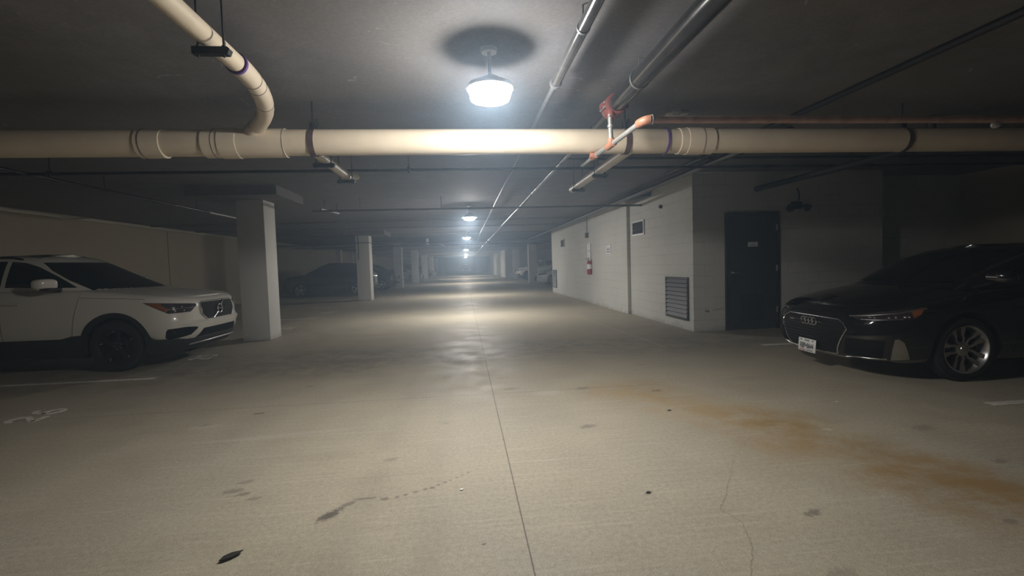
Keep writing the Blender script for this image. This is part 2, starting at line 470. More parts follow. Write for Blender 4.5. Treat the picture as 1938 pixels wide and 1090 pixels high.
# ------------------------------------------------------------------ columns
ORD = ['nearest', 'second', 'third', 'fourth', 'fifth', 'sixth', 'seventh', 'eighth']
def column(x0, x1, y0, y1, top, label, group):
    b = bmesh.new(); bx(b, 0, x1-x0, 0, y1-y0, 0, top, .012)
    o = obj('concrete_column', b, M['col'], None, 30, loc=(x0, y0, 0))
    return tag(o, label, 'column', group)
rowsL = [(-4.285, -3.775, 9.60, 10.15, 2.712), (-4.42, -3.88, 20.3, 20.9, 2.712), (-4.55, -4.03, 31.75, 32.3, CZ), (-4.57, -4.0, 42.5, 43.1, CZ), (-4.75, -4.1, 54.6, 55.2, CZ), (-4.7, -4.1, 65.5, 66.1, CZ), (-4.7, -4.1, 76.3, 76.9, CZ)]
for i, r in enumerate(rowsL):
    cc = column(*r, f'{ORD[i]} square white concrete column on the left side of the aisle' if i else 'nearest and largest square white column, beside the white car', 'columns along the left of the aisle')
    if i == 1:     # the second column carries a conduit drop and a thin band
        b = bmesh.new(); tube(b, [(.10, -.012, 1.72), (.10, -.012, 2.70)], .016, 8); obj('conduit_drop', b, M['hanger'], cc)
        b = bmesh.new(); bx(b, -.01, .55, -.012, .0, 2.40, 2.43); bx(b, .54, .552, -.01, .61, 2.40, 2.43); obj('dark_band', b, M['hanger'], cc)
column(4.5, 5.08, 32.7, 33.3, CZ, 'square white column on the right beyond the block room, beside the white saloon', 'columns along the right of the aisle')
column(4.53, 5.1, 43.4, 44.0, CZ, 'square white column on the right behind the white crossover', 'columns along the right of the aisle')

# ------------------------------------------------------------------ lamps
def make_lamp(x, y, z, label, lens='lens', prof=((.10, -.058), (.138, -.046), (.150, -.02), (.157, .034)), hprof=((.155, .033), (.168, .030), (.160, .06), (.10, .09), (.05, .12))):
    t = thing('ceiling_light', label, 'light', (x, y, z), .25, 'round lamps down the middle of the aisle')
    b = bmesh.new()
    lathe(b, prof, 12)
    obj('lens', b, M[lens], t, 50)
    b = bmesh.new()
    lathe(b, hprof, 24)
    obj('housing', b, M['housing'], t)
    b = bmesh.new()
    tube(b, [(0, 0, .125), (0, 0, CZ-z+.01)], .014, 10)
    lathe(b, [(.055, CZ-z-.03), (.06, CZ-z-.005), (.06, CZ-z+.01)], 20)
    obj('stem', b, M['housing'], t)
    return t
lamps = [(.235, 3.5), (.19, 12.45), (.17, 21.2), (.22, 36.7), (.29, 50.9), (.33, 63.3)]
for i, (x, y) in enumerate(lamps):
    make_lamp(x, y, 2.56, ('nearest and biggest lit round lamp hanging over the aisle' if i == 0 else f'{ORD[i]} lit round lamp from the viewer over the aisle'), *(('lens_far', ((.06, -.062), (.115, -.048), (.148, -.022), (.166, .012)), ((.164, .012), (.195, .008), (.190, .03), (.12, .08), (.05, .12))) if i else ('lens',)))

# ------------------------------------------------------------------ pipes
def arc(p0, p1, p2, n=8):
    p0, p1, p2 = Vector(p0), Vector(p1), Vector(p2)
    return [p0*(1-t)**2+p1*2*t*(1-t)+p2*t*t for t in [i/n for i in range(n+1)]]

PY, PZ, PR = 4.62, 2.50, .118
t = thing('drain_pipe', 'big cream plastic drain pipe crossing the whole ceiling from left to right', 'pipe', (0, PY, PZ))
b = bmesh.new(); tube(b, [(-9.6, 0, .01), (-3, 0, .005), (3, 0, 0), (8, 0, 0), (10.1, 0, 0)], PR, 32); obj('pipe_run', b, M['pvc'], t)
def sleeve(x0, x1, r, bev=.012, m='pvc_joint', name='coupling'):
    b = bmesh.new(); lathe(b, [(PR-.005, x0), (r, x0+bev*.3), (r, x0+.03), (r, x1-.03), (r, x1-bev*.3), (PR-.005, x1)], 32, 'x')
    return obj(name, b, M[m], t)
def band(x, w, r, m, name):
    b = bmesh.new(); lathe(b, [(r-.004, x), (r, x+w*.1), (r, x+w*.9), (r-.004, x+w)], 32, 'x', cap=False)
    return obj(name, b, M[m], t)
sleeve(-2.83, -2.62, PR+.010)
sleeve(-2.28, -1.58, PR+.012)
sleeve(-2.14, -1.98, PR+.018)
sleeve(2.16, 2.52, PR+.010)
sleeve(2.24, 2.40, PR+.015)
for x, w in ((2.02, .022), (-1.585, .008)):
    band(x, w, PR+.0145 if x < 0 else PR+.0125, 'primer' if x > 0 else 'alu_frame', 'primer_ring' if x > 0 else 'pale_ring')
for x in (-2.19, -2.79): band(x, .006, PR+.0132, 'ink', 'marker_ring')
# tee branch collar
b = bmesh.new(); tube(b, [(-1.88, .0, .03), (-1.84, -.06, .085), (-1.79, -.12, .118)], [.10, .085, .070], 24); obj('tee_branch', b, M['pvc_joint'], t)

t2 = thing('drain_pipe', 'cream plastic branch pipe curving down from the upper left into the big drain pipe', 'pipe', (-1.4, 3.3, 2.66))
BR = .0565
path = [(0, -4.5, 0), (0, -1.2, 0), (0, -.05, 0)]
b = bmesh.new(); tube(b, path, BR, 28); obj('pipe_run', b, M['pvc'], t2)
el = arc((0, -.02, 0), (-.01, .48, -.005), (-.19, .88, -.02), 8)+arc((-.19, .88, -.02), (-.29, 1.08, -.03), (-.38, 1.19, -.045), 4)[1:]
b = bmesh.new(); tube(b, el, [BR+.010]*len(el), 28); obj('elbow', b, M['pvc_joint'], t2)
def ringon(parent, p, d, r, w, m, name):
    b = bmesh.new(); p = Vector(p); d = Vector(d).normalized(); tube(b, [p-d*w/2, p+d*w/2], r, 28); obj(name, b, M[m], parent)
ringon(t2, (0, -.03, 0), (0, 1, 0), BR+.012, .022, 'primer', 'primer_ring')
for k in (2, 3, 6): ringon(t2, el[k], el[k+1]-el[k-1], BR+.0115, .007, 'ink', 'marker_ring')
ringon(t2, (0, -.30, 0), (0, 1, 0), BR+.003, .006, 'ink', 'marker_ring')

# trapeze hanger below the branch pipe
def trapeze(x, y, zb, w, label, rod=.006, lip=.04, group='pipe hangers'):
    t = thing('pipe_hanger', label, 'pipe hanger', (x, y, zb), 0, group)
    b = bmesh.new()
    prism(b, [(-w/2, 0), (w/2, 0), (w/2+.012, lip*.7), (w/2, lip), (-w/2, lip)], -.022, .022, 0, 'xz')
    obj('strut', b, M['hanger'], t, smooth=False)
    for s in (-1, 1):
        b = bmesh.new(); tube(b, [(s*w*.36, 0, -.012), (s*w*.36, 0, CZ-zb+.005)], rod, 8); tube(b, [(s*w*.36, 0, lip), (s*w*.36, 0, lip+.012)], rod*2, 6)
        obj('rod', b, M['hanger'], t)
    return t
trapeze(-1.365, 2.88, 2.545, .19, 'dark trapeze hanger under the curved cream branch pipe, upper left')
# strap hangers around main pipe
def strap(x, label):
    t = thing('pipe_hanger', label, 'pipe hanger', (x, PY, PZ), 0, 'pipe hangers')
    b = bmesh.new()
    pts = []
    lathe(b, [(PR+.002, -.026), (PR+.008, -.026), (PR+.008, .026), (PR+.002, .026), (PR+.002, -.026)], 32, 'x', cap=False)
    obj('strap', b, M['strap'], t)
    b = bmesh.new(); box(b, (0, 0, PR+.035), (.05, .045, .07), .008); tube(b, [(0, 0, PR+.05), (0, 0, CZ-PZ+.005)], .008, 8)
    tube(b, [(.01, 0, PR+.06), (.035, 0, PR+.10), (.05, .0, PR+.05), (.04, 0, PR+.01)], .01, 8)
    obj('clevis', b, M['hanger'], t)
    return t
strap(-1.34, 'brown strap hanger on the big drain pipe, right of the curved branch')
strap(1.63, 'brown strap hanger on the big drain pipe beside the orange fittings')
strap(4.62, 'brown strap hanger on the big drain pipe above the door')
strap(-6.6, 'brown strap hanger on the big drain pipe near the left wall')
def hung(name, label, pts, r, m, rods, cat='pipe'):
    o0 = Vector(pts[0]); t = thing(name, label, cat, o0)
    b = bmesh.new(); tube(b, [Vector(q)-o0 for q in pts], r, 14); obj('pipe_run', b, M[m], t)
    a, e = Vector(pts[0]), Vector(pts[1])
    for f_ in rods:
        q = a+(e-a)*f_-o0; b = bmesh.new(); tube(b, [q, (q.x, q.y, CZ-o0.z)], .005, 8); obj('hanger_rod', b, M['hanger'], t)
    return t
def run(name, label, pts, r, m, cat='pipe', group=None, seg=14):
    b = bmesh.new(); o0 = Vector(pts[0]); tube(b, [Vector(p)-o0 for p in pts], r, seg)
    o = obj(name, b, M[m], None, loc=o0)
    return tag(o, label, cat, group)
# PVC pieces beyond the main pipe
t3 = thing('drain_pipe', 'short cream pipe on hangers behind the big drain pipe, left of the lamp', 'pipe', (-1.50, 5.0, 2.56))
b = bmesh.new(); tube(b, [(0, -.22, 0), (0, 1.5, 0)], .055, 20); obj('pipe_run', b, M['pvc'], t3)
b = bmesh.new(); tube(b, arc((0, 1.48, 0), (0, 1.72, 0), (.10, 1.72, .06), 6), .068, 20); obj('elbow', b, M['pvc_joint'], t3)
trapeze(-1.50, 5.50, 2.46, .22, 'dark trapeze hanger under the short pipe just behind the big drain pipe')
trapeze(-1.50, 6.50, 2.46, .22, 'dark trapeze hanger at the elbow end of the short pipe behind the big drain pipe')
t3 = thing('drain_pipe', 'short cream pipe on hangers behind the big drain pipe, right of the lamp', 'pipe', (1.86, 5.0, 2.555))
b = bmesh.new(); tube(b, [(0, -.22, 0), (0, 2.9, 0)], .062, 20); obj('pipe_run', b, M['pvc'], t3)
trapeze(1.86, 6.30, 2.455, .2, 'dark trapeze hanger halfway along the short right hand cream pipe')
trapeze(1.86, 7.50, 2.455, .2, 'dark trapeze hanger at the far end of the short right hand cream pipe')

# sprinkler mains along the aisle
t = thing('sprinkler_pipe', 'thick black sprinkler main running away under the ceiling, joined by the red coupling', 'pipe', (1.40, 0, 2.72))
b = bmesh.new(); tube(b, [(0, -4.5, 0), (0, 4.2, 0)], .073, 24); obj('pipe_run', b, M['steel_black'], t)
b = bmesh.new(); tube(b, [(0, 4.3, 0), (0, 60, 0)], .032, 18); obj('pipe_run', b, M['steel_dull'], t)
b = bmesh.new(); lathe(b, [(.05, -.10), (.092, -.09), (.098, -.05), (.084, -.03), (.084, .03), (.098, .05), (.092, .10), (.045, .13)], 24, 'y', (0, 4.25, 0))
box(b, (-.10, 4.25, .0), (.05, .07, .05), .008); box(b, (.10, 4.25, 0), (.05, .07, .05), .008); tube(b, [(-.05, 4.2, -.04), (-.05, 4.17, -.13)], .035, 14)
obj('coupling', b, M['red_fit'], t)
for z_ in (.02, -.02):
    b = bmesh.new(); tube(b, [(-.105, 4.19, z_), (-.105, 4.32, z_)], .009, 8); obj('bolt', b, M['alu_frame'], t)
for y in (3.62, 9.5, 18):
    b = bmesh.new(); r_ = .075 if y < 4 else .035
    lathe(b, [(r_-.002, -.012), (r_+.003, -.012), (r_+.003, .012), (r_-.002, .012)], 24, 'y', (0, y, 0)); tube(b, [(0, y, r_), (0, y, CZ-2.72)], .006, 8)
    obj('ring_hanger', b, M['grey_pipe'], t)
t = thing('sprinkler_pipe', 'grey pipe with a bright streak running away under the ceiling beside the nearest lamp', 'pipe', (.775, 0, 2.745))
b = bmesh.new(); tube(b, [(0, -4.5, 0), (0, 3.78, 0)], .038, 20); obj('pipe_run', b, M['steel_dull'], t)
b = bmesh.new(); tube(b, [(0, 3.75, 0), (0, 46, 0)], .022, 16); obj('pipe_run', b, M['grey_pipe'], t)
b = bmesh.new(); lathe(b, [(.036, -.02), (.047, -.018), (.047, .018), (.036, .02)], 20, 'y', (0, 3.78, 0)); obj('coupling', b, M['grey_pipe'], t)
for y in (2.9, 12, 24):
    b = bmesh.new(); q_ = .036 if y < 3.7 else .021; lathe(b, [(q_, -.01), (q_+.006, -.01), (q_+.006, .01), (q_, .01)], 20, 'y', (0, y, 0)); tube(b, [(0, y, q_), (0, y, CZ-2.745)], .005, 8); obj('ring_hanger', b, M['grey_pipe'], t)
# small branch with orange fittings
SX, SZ = 1.335, 2.352
t = thing('sprinkler_branch', 'thin pale branch pipe with orange fittings hanging below the red coupling', 'pipe', (SX, 3.45, SZ))
b = bmesh.new(); tube(b, [(.02, .0, 0), (0, .66, 0)], .021, 16); tube(b, [(0, .66, 0), (-.03, 1.15, 0)], .021, 16); tube(b, [(-.03, 1.15, 0), (-.04, 1.45, 0), (-.05, 1.55, .0)], .019, 14)
obj('pipe_run', b, M['steel_galv'], t)
b = bmesh.new(); tube(b, [(0, .70, .01), (0, .72, .27)], .020, 16); lathe(b, [(.02, .15), (.027, .155), (.027, .175), (.02, .18)], 16, 'z', (0, .71, 0)); obj('riser', b, M['steel_galv'], t)
b = bmesh.new(); tube(b, [(.0, .62, 0), (-.005, .79, 0)], .031, 16); tube(b, [(0, .70, 0), (0, .70, .055)], .030, 16); obj('tee', b, M['copper_fit'], t)
b = bmesh.new(); tube(b, [(-.026, 1.07, 0), (-.032, 1.20, 0)], .031, 16); tube(b, [(-.03, 1.13, 0), (-.075, 1.13, .01)], .027, 14); obj('tee', b, M['copper_fit'], t)
b = bmesh.new(); tube(b, arc((.018, .08, 0), (.02, -.02, 0), (.07, -.03, 0), 6), .033, 18); obj('elbow', b, M['copper_fit'], t)
b = bmesh.new(); lathe(b, [(.02, .07), (.036, .072), (.036, .082), (.02, .084)], 18, 'x', (0, -.03, 0)); obj('escutcheon', b, M['alu_frame'], t)
b = bmesh.new(); tube(b, [(.07, -.03, 0), (3.9, -.03, .0), (8.86, -.03, 0)], .027, 16); obj('cross_run', b, M['pink_lit_galv'], t)
b = bmesh.new(); lathe(b, [(.012, -.05), (.03, -.035), (.03, -.012), (.018, .0)], 14, 'z', (2.90, -.03, -.02)); obj('sprinkler_head', b, M['alu_frame'], t)
# round ceiling box near the elbow
b = bmesh.new(); lathe(b, [(.085, 0), (.08, -.03), (.045, -.05)], 20); box(b, (.09, .02, -.012), (.16, .09, .03), .01)
tag(obj('junction_box', b, M['steel_galv'], None, loc=(2.25, 4.88, CZ)), 'small round metal box on the ceiling above the orange fittings', 'junction box')
# dark pipes, right
run('black_pipe', 'thin dark pipe slanting across the upper right ceiling', [(3.66, -4.5, CZ-.029), (3.66, 8.2, CZ-.029)], .028, 'hanger', group=None)
run('black_pipe', 'thick dark pipe entering the wall above the door', [(5.42, 5.05, CZ-.004), (5.42, 5.05, 2.62), (5.41, 5.12, 2.56), (5.35, 8.245, 2.56)], .05, 'hanger')
run('black_pipe', 'upper dark pipe along the top of the block room wall', [(3.80, 5.2, 2.77), (3.80, 30, 2.77)], .05, 'steel_black')
run('black_pipe', 'lower dark pipe along the top of the block room wall', [(3.62, 5.5, 2.70), (3.62, 30, 2.70)], .028, 'grey_pipe')
b = bmesh.new(); bx(b, -.14, .12, -.5, .5, -.16, 0, .01)
tag(obj('cable_tray_box', b, M['louvre'], None, loc=(4.0, 10.6, CZ)), 'dark metal box under the ceiling at the top of the block wall', 'duct box')
# transverse conduits
for i, (y, z, x0, x1, r, lb) in enumerate(((6.68, 2.655, -9.72, 10.2, .02, 'first thin dark conduit crossing behind the big drain pipe'),
        (6.95, 2.845, 1.5, 10.2, .018, 'short thin conduit on the ceiling just behind the first crossing conduit'),
        (10.7, 2.60, -3.2, 4.15, .022, 'thin conduit crossing the aisle ahead of the second lamp, ending at the block wall'),
        (15.9, 2.848, -9.7, 4.06, .02, 'conduit crossing just beyond the second lamp'),
        (18.4, 2.848, -9.7, 4.06, .02, 'slender conduit crossing between the second and third lamps'),
        (22.2, 2.845, -9.7, 4.06, .022, 'conduit crossing just beyond the second row of columns'),
        (25.5, 2.62, -9.7, 10.2, .03, 'conduit crossing beyond the block room'),
        (28.6, 2.62, -9.7, 10.2, .03, 'farther conduit crossing before the first beam'))):
    run('conduit', lb, [(x0, y, z), (x1, y, z)], r, 'grey_pipe' if y > 7 else 'steel_black', 'conduit', 'conduits crossing under the ceiling', 10)
hung('sprinkler_pipe', 'thin dark pipe running back over the white car near the left wall', [(-5.47, -4, 2.66), (-5.47, 11.0, 2.66)], .024, 'steel_black', (.3, .62, .8, .97))
hung('sprinkler_pipe', 'short pale pipe end over the left parking bays, left of the nearest column', [(-5.47, 11.05, 2.66), (-5.47, 12.6, 2.66)], .02, 'steel_galv', (.9,))
hung('sprinkler_pipe', 'short pale pipe end right of the nearest column', [(-3.05, 10.8, 2.66), (-2.9, 11.7, 2.66)], .02, 'steel_galv', (.2, .9))
# clamps on the first conduit
for x in (1.95, 5.85, -.7, -5.2):
    b = bmesh.new(); lathe(b, [(.026, -.02), (.04, -.018), (.04, .018), (.026, .02)], 12, 'x'); tube(b, [(0, 0, .03), (0, 0, CZ-2.655)], .006, 8)
    tag(obj('conduit_hanger', b, M['hanger'], None, loc=(x, 6.68, 2.655)), {1.95: 'dark conduit hanger beside the short right hand cream pipe', 5.85: 'dark conduit hanger on the right above the door', -.7: 'conduit hanger left of the nearest lamp', -5.2: 'conduit hanger over the white car'}[x], 'pipe hanger', 'conduit hangers')
# thin drop rods in the haze
for (x, y, z0, lb) in ((-2.2, 10.7, 2.60, 'leftmost rod'), (-.45, 10.7, 2.60, 'right rod')):
    run('hanger_rod', f'thin {lb} holding the conduit ahead of the second lamp', [(x, y, z0), (x, y, CZ)], .006, 'grey_pipe', 'rod', None, 8)
# far ceiling cylinder fixtures
b = bmesh.new(); lathe(b, [(.0, -.34), (.085, -.34), (.09, -.3), (.07, -.06), (.05, 0)], 16)
tag(obj('ceiling_can', b, M['housing'], None, loc=(-1.9, 26.0, CZ)), 'small pale cylinder hanging under the ceiling left of the far lamps', 'camera')
hung('sprinkler_pipe', 'short bright curved pipe under the ceiling left of the far lamps', [(-1.35, 27.6, 2.62), (-1.15, 28.0, 2.60), (-1.1, 28.4, 2.52)], .03, 'steel_galv', (.1,))
hung('sprinkler_pipe', 'slanting pale pipe under the ceiling above the third left column', [(-2.9, 31, 2.62), (-1.9, 30.0, 2.66)], .03, 'steel_galv', (.2, .8))

# ------------------------------------------------------------------ aisle wall fittings
def wall_vent(x, y0, y1, z0, z1, n, label, fr='louvre', sl='louvre'):
    cy = (y0+y1)/2; w = y1-y0; h = z1-z0
    t = thing('wall_vent', label, 'vent', (x, cy, z0), 0, 'louvred vents in the block room wall')
    f = .035
    b = bmesh.new(); bx(b, -.012, .01, -w/2+.01, w/2-.01, .01, h-.01); obj('backing', b, M['louvre_dark'], t, smooth=False)
    b = bmesh.new()
    bx(b, -.03, .01, -w/2, w/2, 0, f); bx(b, -.03, .01, -w/2, w/2, h-f, h)
    bx(b, -.03, .01, -w/2, -w/2+f, f, h-f); bx(b, -.03, .01, w/2-f, w/2, f, h-f)
    obj('frame', b, M[fr], t, smooth=False)
    for i in range(n):
        zc = f+(i+.5)*(h-2*f)/n
        b = bmesh.new(); box(b, (-.022, 0, zc), (.008, w-2*f, (h-2*f)/n*.95), 0, 0, Matrix.Rotation(0, 3, 'Y'))
        bmesh.ops.rotate(b, cent=(-.022, 0, zc), matrix=Matrix.Rotation(math.radians(24), 3, 'Y'), verts=b.verts)
        obj('slat', b, M[sl], t, smooth=False)
    return t
wall_vent(4.13, 8.42, 9.39, .18, .985, 9, 'large grey louvred vent low on the wall by the near corner')
wall_vent(4.13, 10.52, 11.27, 1.92, 2.265, 4, 'high louvred vent with pale frame in the nearer part of the wall', 'alu_frame')
wall_vent(4.05, 18.75, 19.45, 1.95, 2.30, 4, 'small high louvred vent near the far end of the wall', 'alu_frame')
wall_vent(4.05, 20.55, 21.35, .25, 1.04, 8, 'tall low louvred vent at the far end of the wall')

# door
DY = 8.24
d = bpy.data.objects.new('door_1', None); link(d); d.location = (5.25, DY, 0); d['kind'] = 'structure'; d['label'] = 'charcoal metal door in the block room'
b = bmesh.new()
bx(b, -.52, -.465, -.05, .03, 0, 2.14, .004); bx(b, .465, .52, -.05, .03, 0, 2.14, .004); bx(b, -.465, .465, -.05, .03, 2.085, 2.14, .004)
obj('door_frame', b, M['frame_paint'], d, smooth=False)
b = bmesh.new(); bx(b, -.462, .462, -.035, .01, .008, 2.082, .003); obj('door_leaf', b, M['door_paint'], d, smooth=False)
b = bmesh.new()
bx(b, -.22, .20, -.046, -.03, .16, .19); bx(b, -.22, .20, -.046, -.03, .61, .64); bx(b, -.22, -.19, -.046, -.03, .16, .64); bx(b, .17, .20, -.046, -.03, .16, .64)
for i in range(11): box(b, (-.01, -.041, .20+i*.038), (.36, .006, .034), 0, 0, None)
obj('door_louvre', b, M['louvre_dark'], d, smooth=False)
b = bmesh.new(); lathe(b, [(.03, -.035), (.03, -.045)], 20, 'y', (-.40, 0, 1.05)); tube(b, [(-.40, -.04, 1.05), (-.40, -.09, 1.05), (-.385, -.10, 1.05), (-.29, -.10, 1.05)], .010, 10); obj('door_handle', b, M['satin'], d)
b = bmesh.new(); bx(b, -.458, -.45, -.043, -.03, .82, 1.3); obj('edge_strip', b, M['satin'], d, smooth=False)
for z in (.3, 1.06, 1.80):
    b = bmesh.new(); tube(b, [(.463, -.055, z), (.463, -.055, z+.11)], .008, 8); bx(b, .452, .475, -.05, -.035, z, z+.11); obj('hinge', b, M['satin'], d)
b = bmesh.new(); bx(b, .30, .44, -.085, -.035, 1.99, 2.06, .006); tube(b, [(.36, -.06, 2.07), (.2, -.12, 2.085), (.28, -.05, 2.1)], .008, 8); obj('door_closer', b, M['door_paint'], d)
b = bmesh.new(); bx(b, -.095, .095, -.042, -.034, 1.515, 1.60, .001); o = obj('door_sign', b, M['sign_white'], d, smooth=False); o['label'] = 'small white sign with two dark lines'
b = bmesh.new()
for i in range(9): bx(b, -.055+i*.012, -.047+i*.012+(i % 3)*.001, -.0425, -.0418, 1.535, 1.546)
for i in range(7): bx(b, -.03+i*.012, -.023+i*.012, -.0425, -.0418, 1.568, 1.575)
obj('sign_lettering', b, M['sign_ink'], o, smooth=False).location = (0, 0, 0)

# twin head emergency light beside the door
t = thing('emergency_light', 'dark twin head emergency light with a cable loop on the wall right of the door', 'light', (6.10, 8.245, 2.22))
b = bmesh.new(); box(b, (0, -.04, .03), (.20, .08, .13), .02); obj('battery_box', b, M['hanger'], t)
for s in (-1, 1):
    b = bmesh.new(); q = Vector((s*.16, -.10, -.02)); dv = Vector((s*.5, -.75, -.45)).normalized()
    tube(b, [(s*.09, -.06, .0), (s*.12, -.08, .0), tuple(q)], .016, 10)
    tube(b, [q-dv*.05, q-dv*.02, q+dv*.04, q+dv*.05], [.03, .06, .072, .066], 18)
    obj('lamp_head', b, M['hanger'], t)
b = bmesh.new(); tube(b, arc((.04, -.03, .09), (.09, -.04, .22), (.02, -.03, .34), 8), .012, 8); obj('cable_loop', b, M['hanger'], t)

# fire extinguisher, its backplate sign, junction box and notice
t = thing('fire_extinguisher', 'red fire extinguisher hanging on the white aisle wall', 'fire extinguisher', (3.975, 14.82, .93))
b = bmesh.new(); lathe(b, [(.05, 0), (.072, .01), (.075, .03), (.075, .37), (.06, .41), (.03, .43), (.026, .46)], 24); obj('cylinder', b, M['ext_red'], t)
b = bmesh.new(); lathe(b, [(.0765, .18), (.0765, .33)], 24, cap=False); obj('paper_label', b, M['sign_white'], t)
b = bmesh.new(); lathe(b, [(.028, .455), (.028, .49)], 12); box(b, (-.05, .0, .515), (.13, .02, .012), .003); box(b, (-.045, 0, .49), (.11, .02, .01), .003); obj('valve_handle', b, M['hanger'], t)
b = bmesh.new(); lathe(b, [(.022, -.02), (.022, -.03)], 12, 'y', (0, -.01, .47)); obj('gauge', b, M['sign_white'], t)
b = bmesh.new(); tube(b, arc((-.02, .02, .47), (-.02, .14, .46), (-.02, .085, .2), 8)+[Vector((-.02, .083, .08))], .011, 10); obj('hose', b, M['rubber'], t)
b = bmesh.new(); bx(b, .055, .078, -.03, .03, .1, .47); obj('bracket', b, M['hanger'], t)
t = thing('wall_sign', 'tall narrow white sign on the wall behind the fire extinguisher', 'sign', (4.05, 15.10, 1.32))
b = bmesh.new(); bx(b, -.01, .005, -.21, .21, 0, .60, .001); obj('plate', b, M['sign_white'], t, smooth=False)
b = bmesh.new()
for z, w, h in ((.54, .30, .02), (.48, .26, .015), (.40, .24, .02), (.36, .28, .02), (.32, .22, .02)): bx(b, -.0115, -.0095, -w/2, w/2, z, z+h)
lathe(b, [(.04, -.0115), (.04, -.0095)], 14, 'x', (0, 0, .24)); bx(b, -.0115, -.0095, -.07, .03, .10, .19)
obj('lettering', b, M['sign_grey'], t, smooth=False)
b = bmesh.new()
bx(b, -.012, .0, -.215, -.2, 0, .6); bx(b, -.012, 0, .2, .215, 0, .6); obj('border', b, M['sign_ink'], t, smooth=False)
t = thing('wall_sign', 'small square white notice with two dark lines on the aisle wall', 'sign', (4.05, 13.0, 1.545))
b = bmesh.new(); bx(b, -.01, .005, -.22, .22, 0, .25, .001); obj('plate', b, M['sign_white'], t, smooth=False)
b = bmesh.new()
for z in (.105, .035):
    for i in range(6): bx(b, -.0115, -.0095, .16-i*.055-.035, .16-i*.055, z, z+.042)
obj('lettering', b, M['sign_ink'], t, smooth=False)
b = bmesh.new()
for z in (.178, .235): bx(b, -.0115, -.0095, -.22, .22, z, z+.012)
bx(b, -.0115, -.0095, -.222, -.208, 0, .25)
obj('border', b, M['sign_grey'], t, smooth=False)
t = thing('junction_box', 'small grey electrical box with a vertical conduit above the extinguisher sign', 'junction box', (4.05, 15.2, 2.12))
b = bmesh.new(); bx(b, -.09, .01, -.07, .07, 0, .16, .01); obj('box', b, M['louvre'], t)
b = bmesh.new(); tube(b, [(-.03, 0, .15), (-.03, 0, CZ-2.12)], .013, 8); obj('conduit', b, M['grey_pipe'], t)
b = bmesh.new(); lathe(b, [(.035, 0), (.04, -.04), (.028, -.06)], 12, 'x'); tag(obj('pipe_stub', b, M['hanger'], None, loc=(4.135, 9.58, 2.43)), 'small dark pipe stub high on the wall above the large vent', 'pipe stub')

# ------------------------------------------------------------------ floor paint and litter
def flat(name, polys, m, label, cat, loc, group=None, z=.0022):
    b = bmesh.new()
    for p in polys: prism(b, p, -.0005, z)
    o = obj(name, b, M[m], None, loc=loc, smooth=False)
    return tag(o, label, cat, group)
def rect(x0, x1, y0, y1):
    n = 10; e = []
    rr = random.Random(int((x0+y0)*100))
    for i in range(n+1): e.append((x0+(x1-x0)*i/n, y0+rr.uniform(-.006, .006)))
    for i in range(n, -1, -1): e.append((x0+(x1-x0)*i/n, y1+rr.uniform(-.006, .006)))
    return e
for y, x0, x1, lb in ((6.50, -9.0, -4.0, 'worn white bay line on the floor in front of the white car'),
                  (13.6, -9.0, -4.15, 'worn white bay line in the second empty bay behind the nearest column'),
                  (17.3, -9.0, -4.5, 'faint white bay line farther back in the left bays'),
                  (3.60, 4.45, 9.6, 'white bay line at the right edge in front of the black car'),
                  (6.68, 4.42, 9.6, 'white bay line behind the black car'),
                  (28.6, -9, -4.3, 'white bay line beside the third left column')):
    flat('bay_line', [rect(0, x1-x0, -.045, .045)], 'line_paint', lb, 'painted line', (x0, y, 0), 'painted bay lines')
def stroke(pts, w):
    pts = [Vector((*p, 0)) for p in pts]; L, R = [], []
    for i, p in enumerate(pts):
        d = (pts[min(i+1, len(pts)-1)]-pts[max(i-1, 0)]).normalized(); n = Vector((-d.y, d.x, 0))
        L.append(p+n*w/2); R.append(p-n*w/2)
    d0 = (pts[0]-pts[1]).normalized(); d1 = (pts[-1]-pts[-2]).normalized()
    q = [pts[0]+d0*w*.3]+R+[pts[-1]+d1*w*.3]+L[::-1]
    return [(v.x, v.y) for v in q]
def ell(cx, cy, rx, ry, a0, a1, n=14): return [(cx+rx*math.cos(math.radians(a0+(a1-a0)*i/n)), cy+ry*math.sin(math.radians(a0+(a1-a0)*i/n))) for i in range(n+1)]
DIG = {  # 0.2 wide, 0.3 high, stencil cut strokes
 '2': [ell(.09, .21, .075, .07, 175, -35)+[(.02, .035)], [(.02, .022), (.17, .022)]],
 '6': [ell(.095, .09, .075, .07, -60, 110), ell(.095, .09, .075, .07, 135, 285), [(.03, .13), (.05, .22), (.10, .275), (.15, .28)]],
 '5': [[(.16, .28), (.04, .28), (.03, .165)], [(.03, .16)]+ell(.085, .1, .08, .08, 95, -140)],
 '4': [[(.12, .29), (.02, .11), (.18, .11)], [(.135, .19), (.135, .01)]],
 '3': [ell(.085, .215, .07, .068, 160, -70), ell(.09, .085, .08, .075, 80, -160)],
}
def number(txt, x, y, label):
    polys = []
    for i, ch in enumerate(txt):
        for s in DIG[ch]: polys.append([(u+i*.24-.22, v-.15) for u, v in stroke(s, .052)])
    b = bmesh.new()
    for p in polys: prism(b, p, -.0005, .0022)
    o = obj('bay_number', b, M['line_paint'], None, loc=(x, y, 0), rot=(0, 0, PI/2), smooth=False)
    tag(o, label, 'painted number', 'painted bay numbers')
number('26', -4.17, 5.0, 'painted bay number 26 on the floor at the left edge')
number('25', -4.17, 7.97, 'painted bay number 25 on the floor under the nose of the white car')
number('24', -4.15, 11.5, 'painted bay number behind the nearest left column')
number('23', -4.3, 15.3, 'farther painted bay number in the empty left bays')
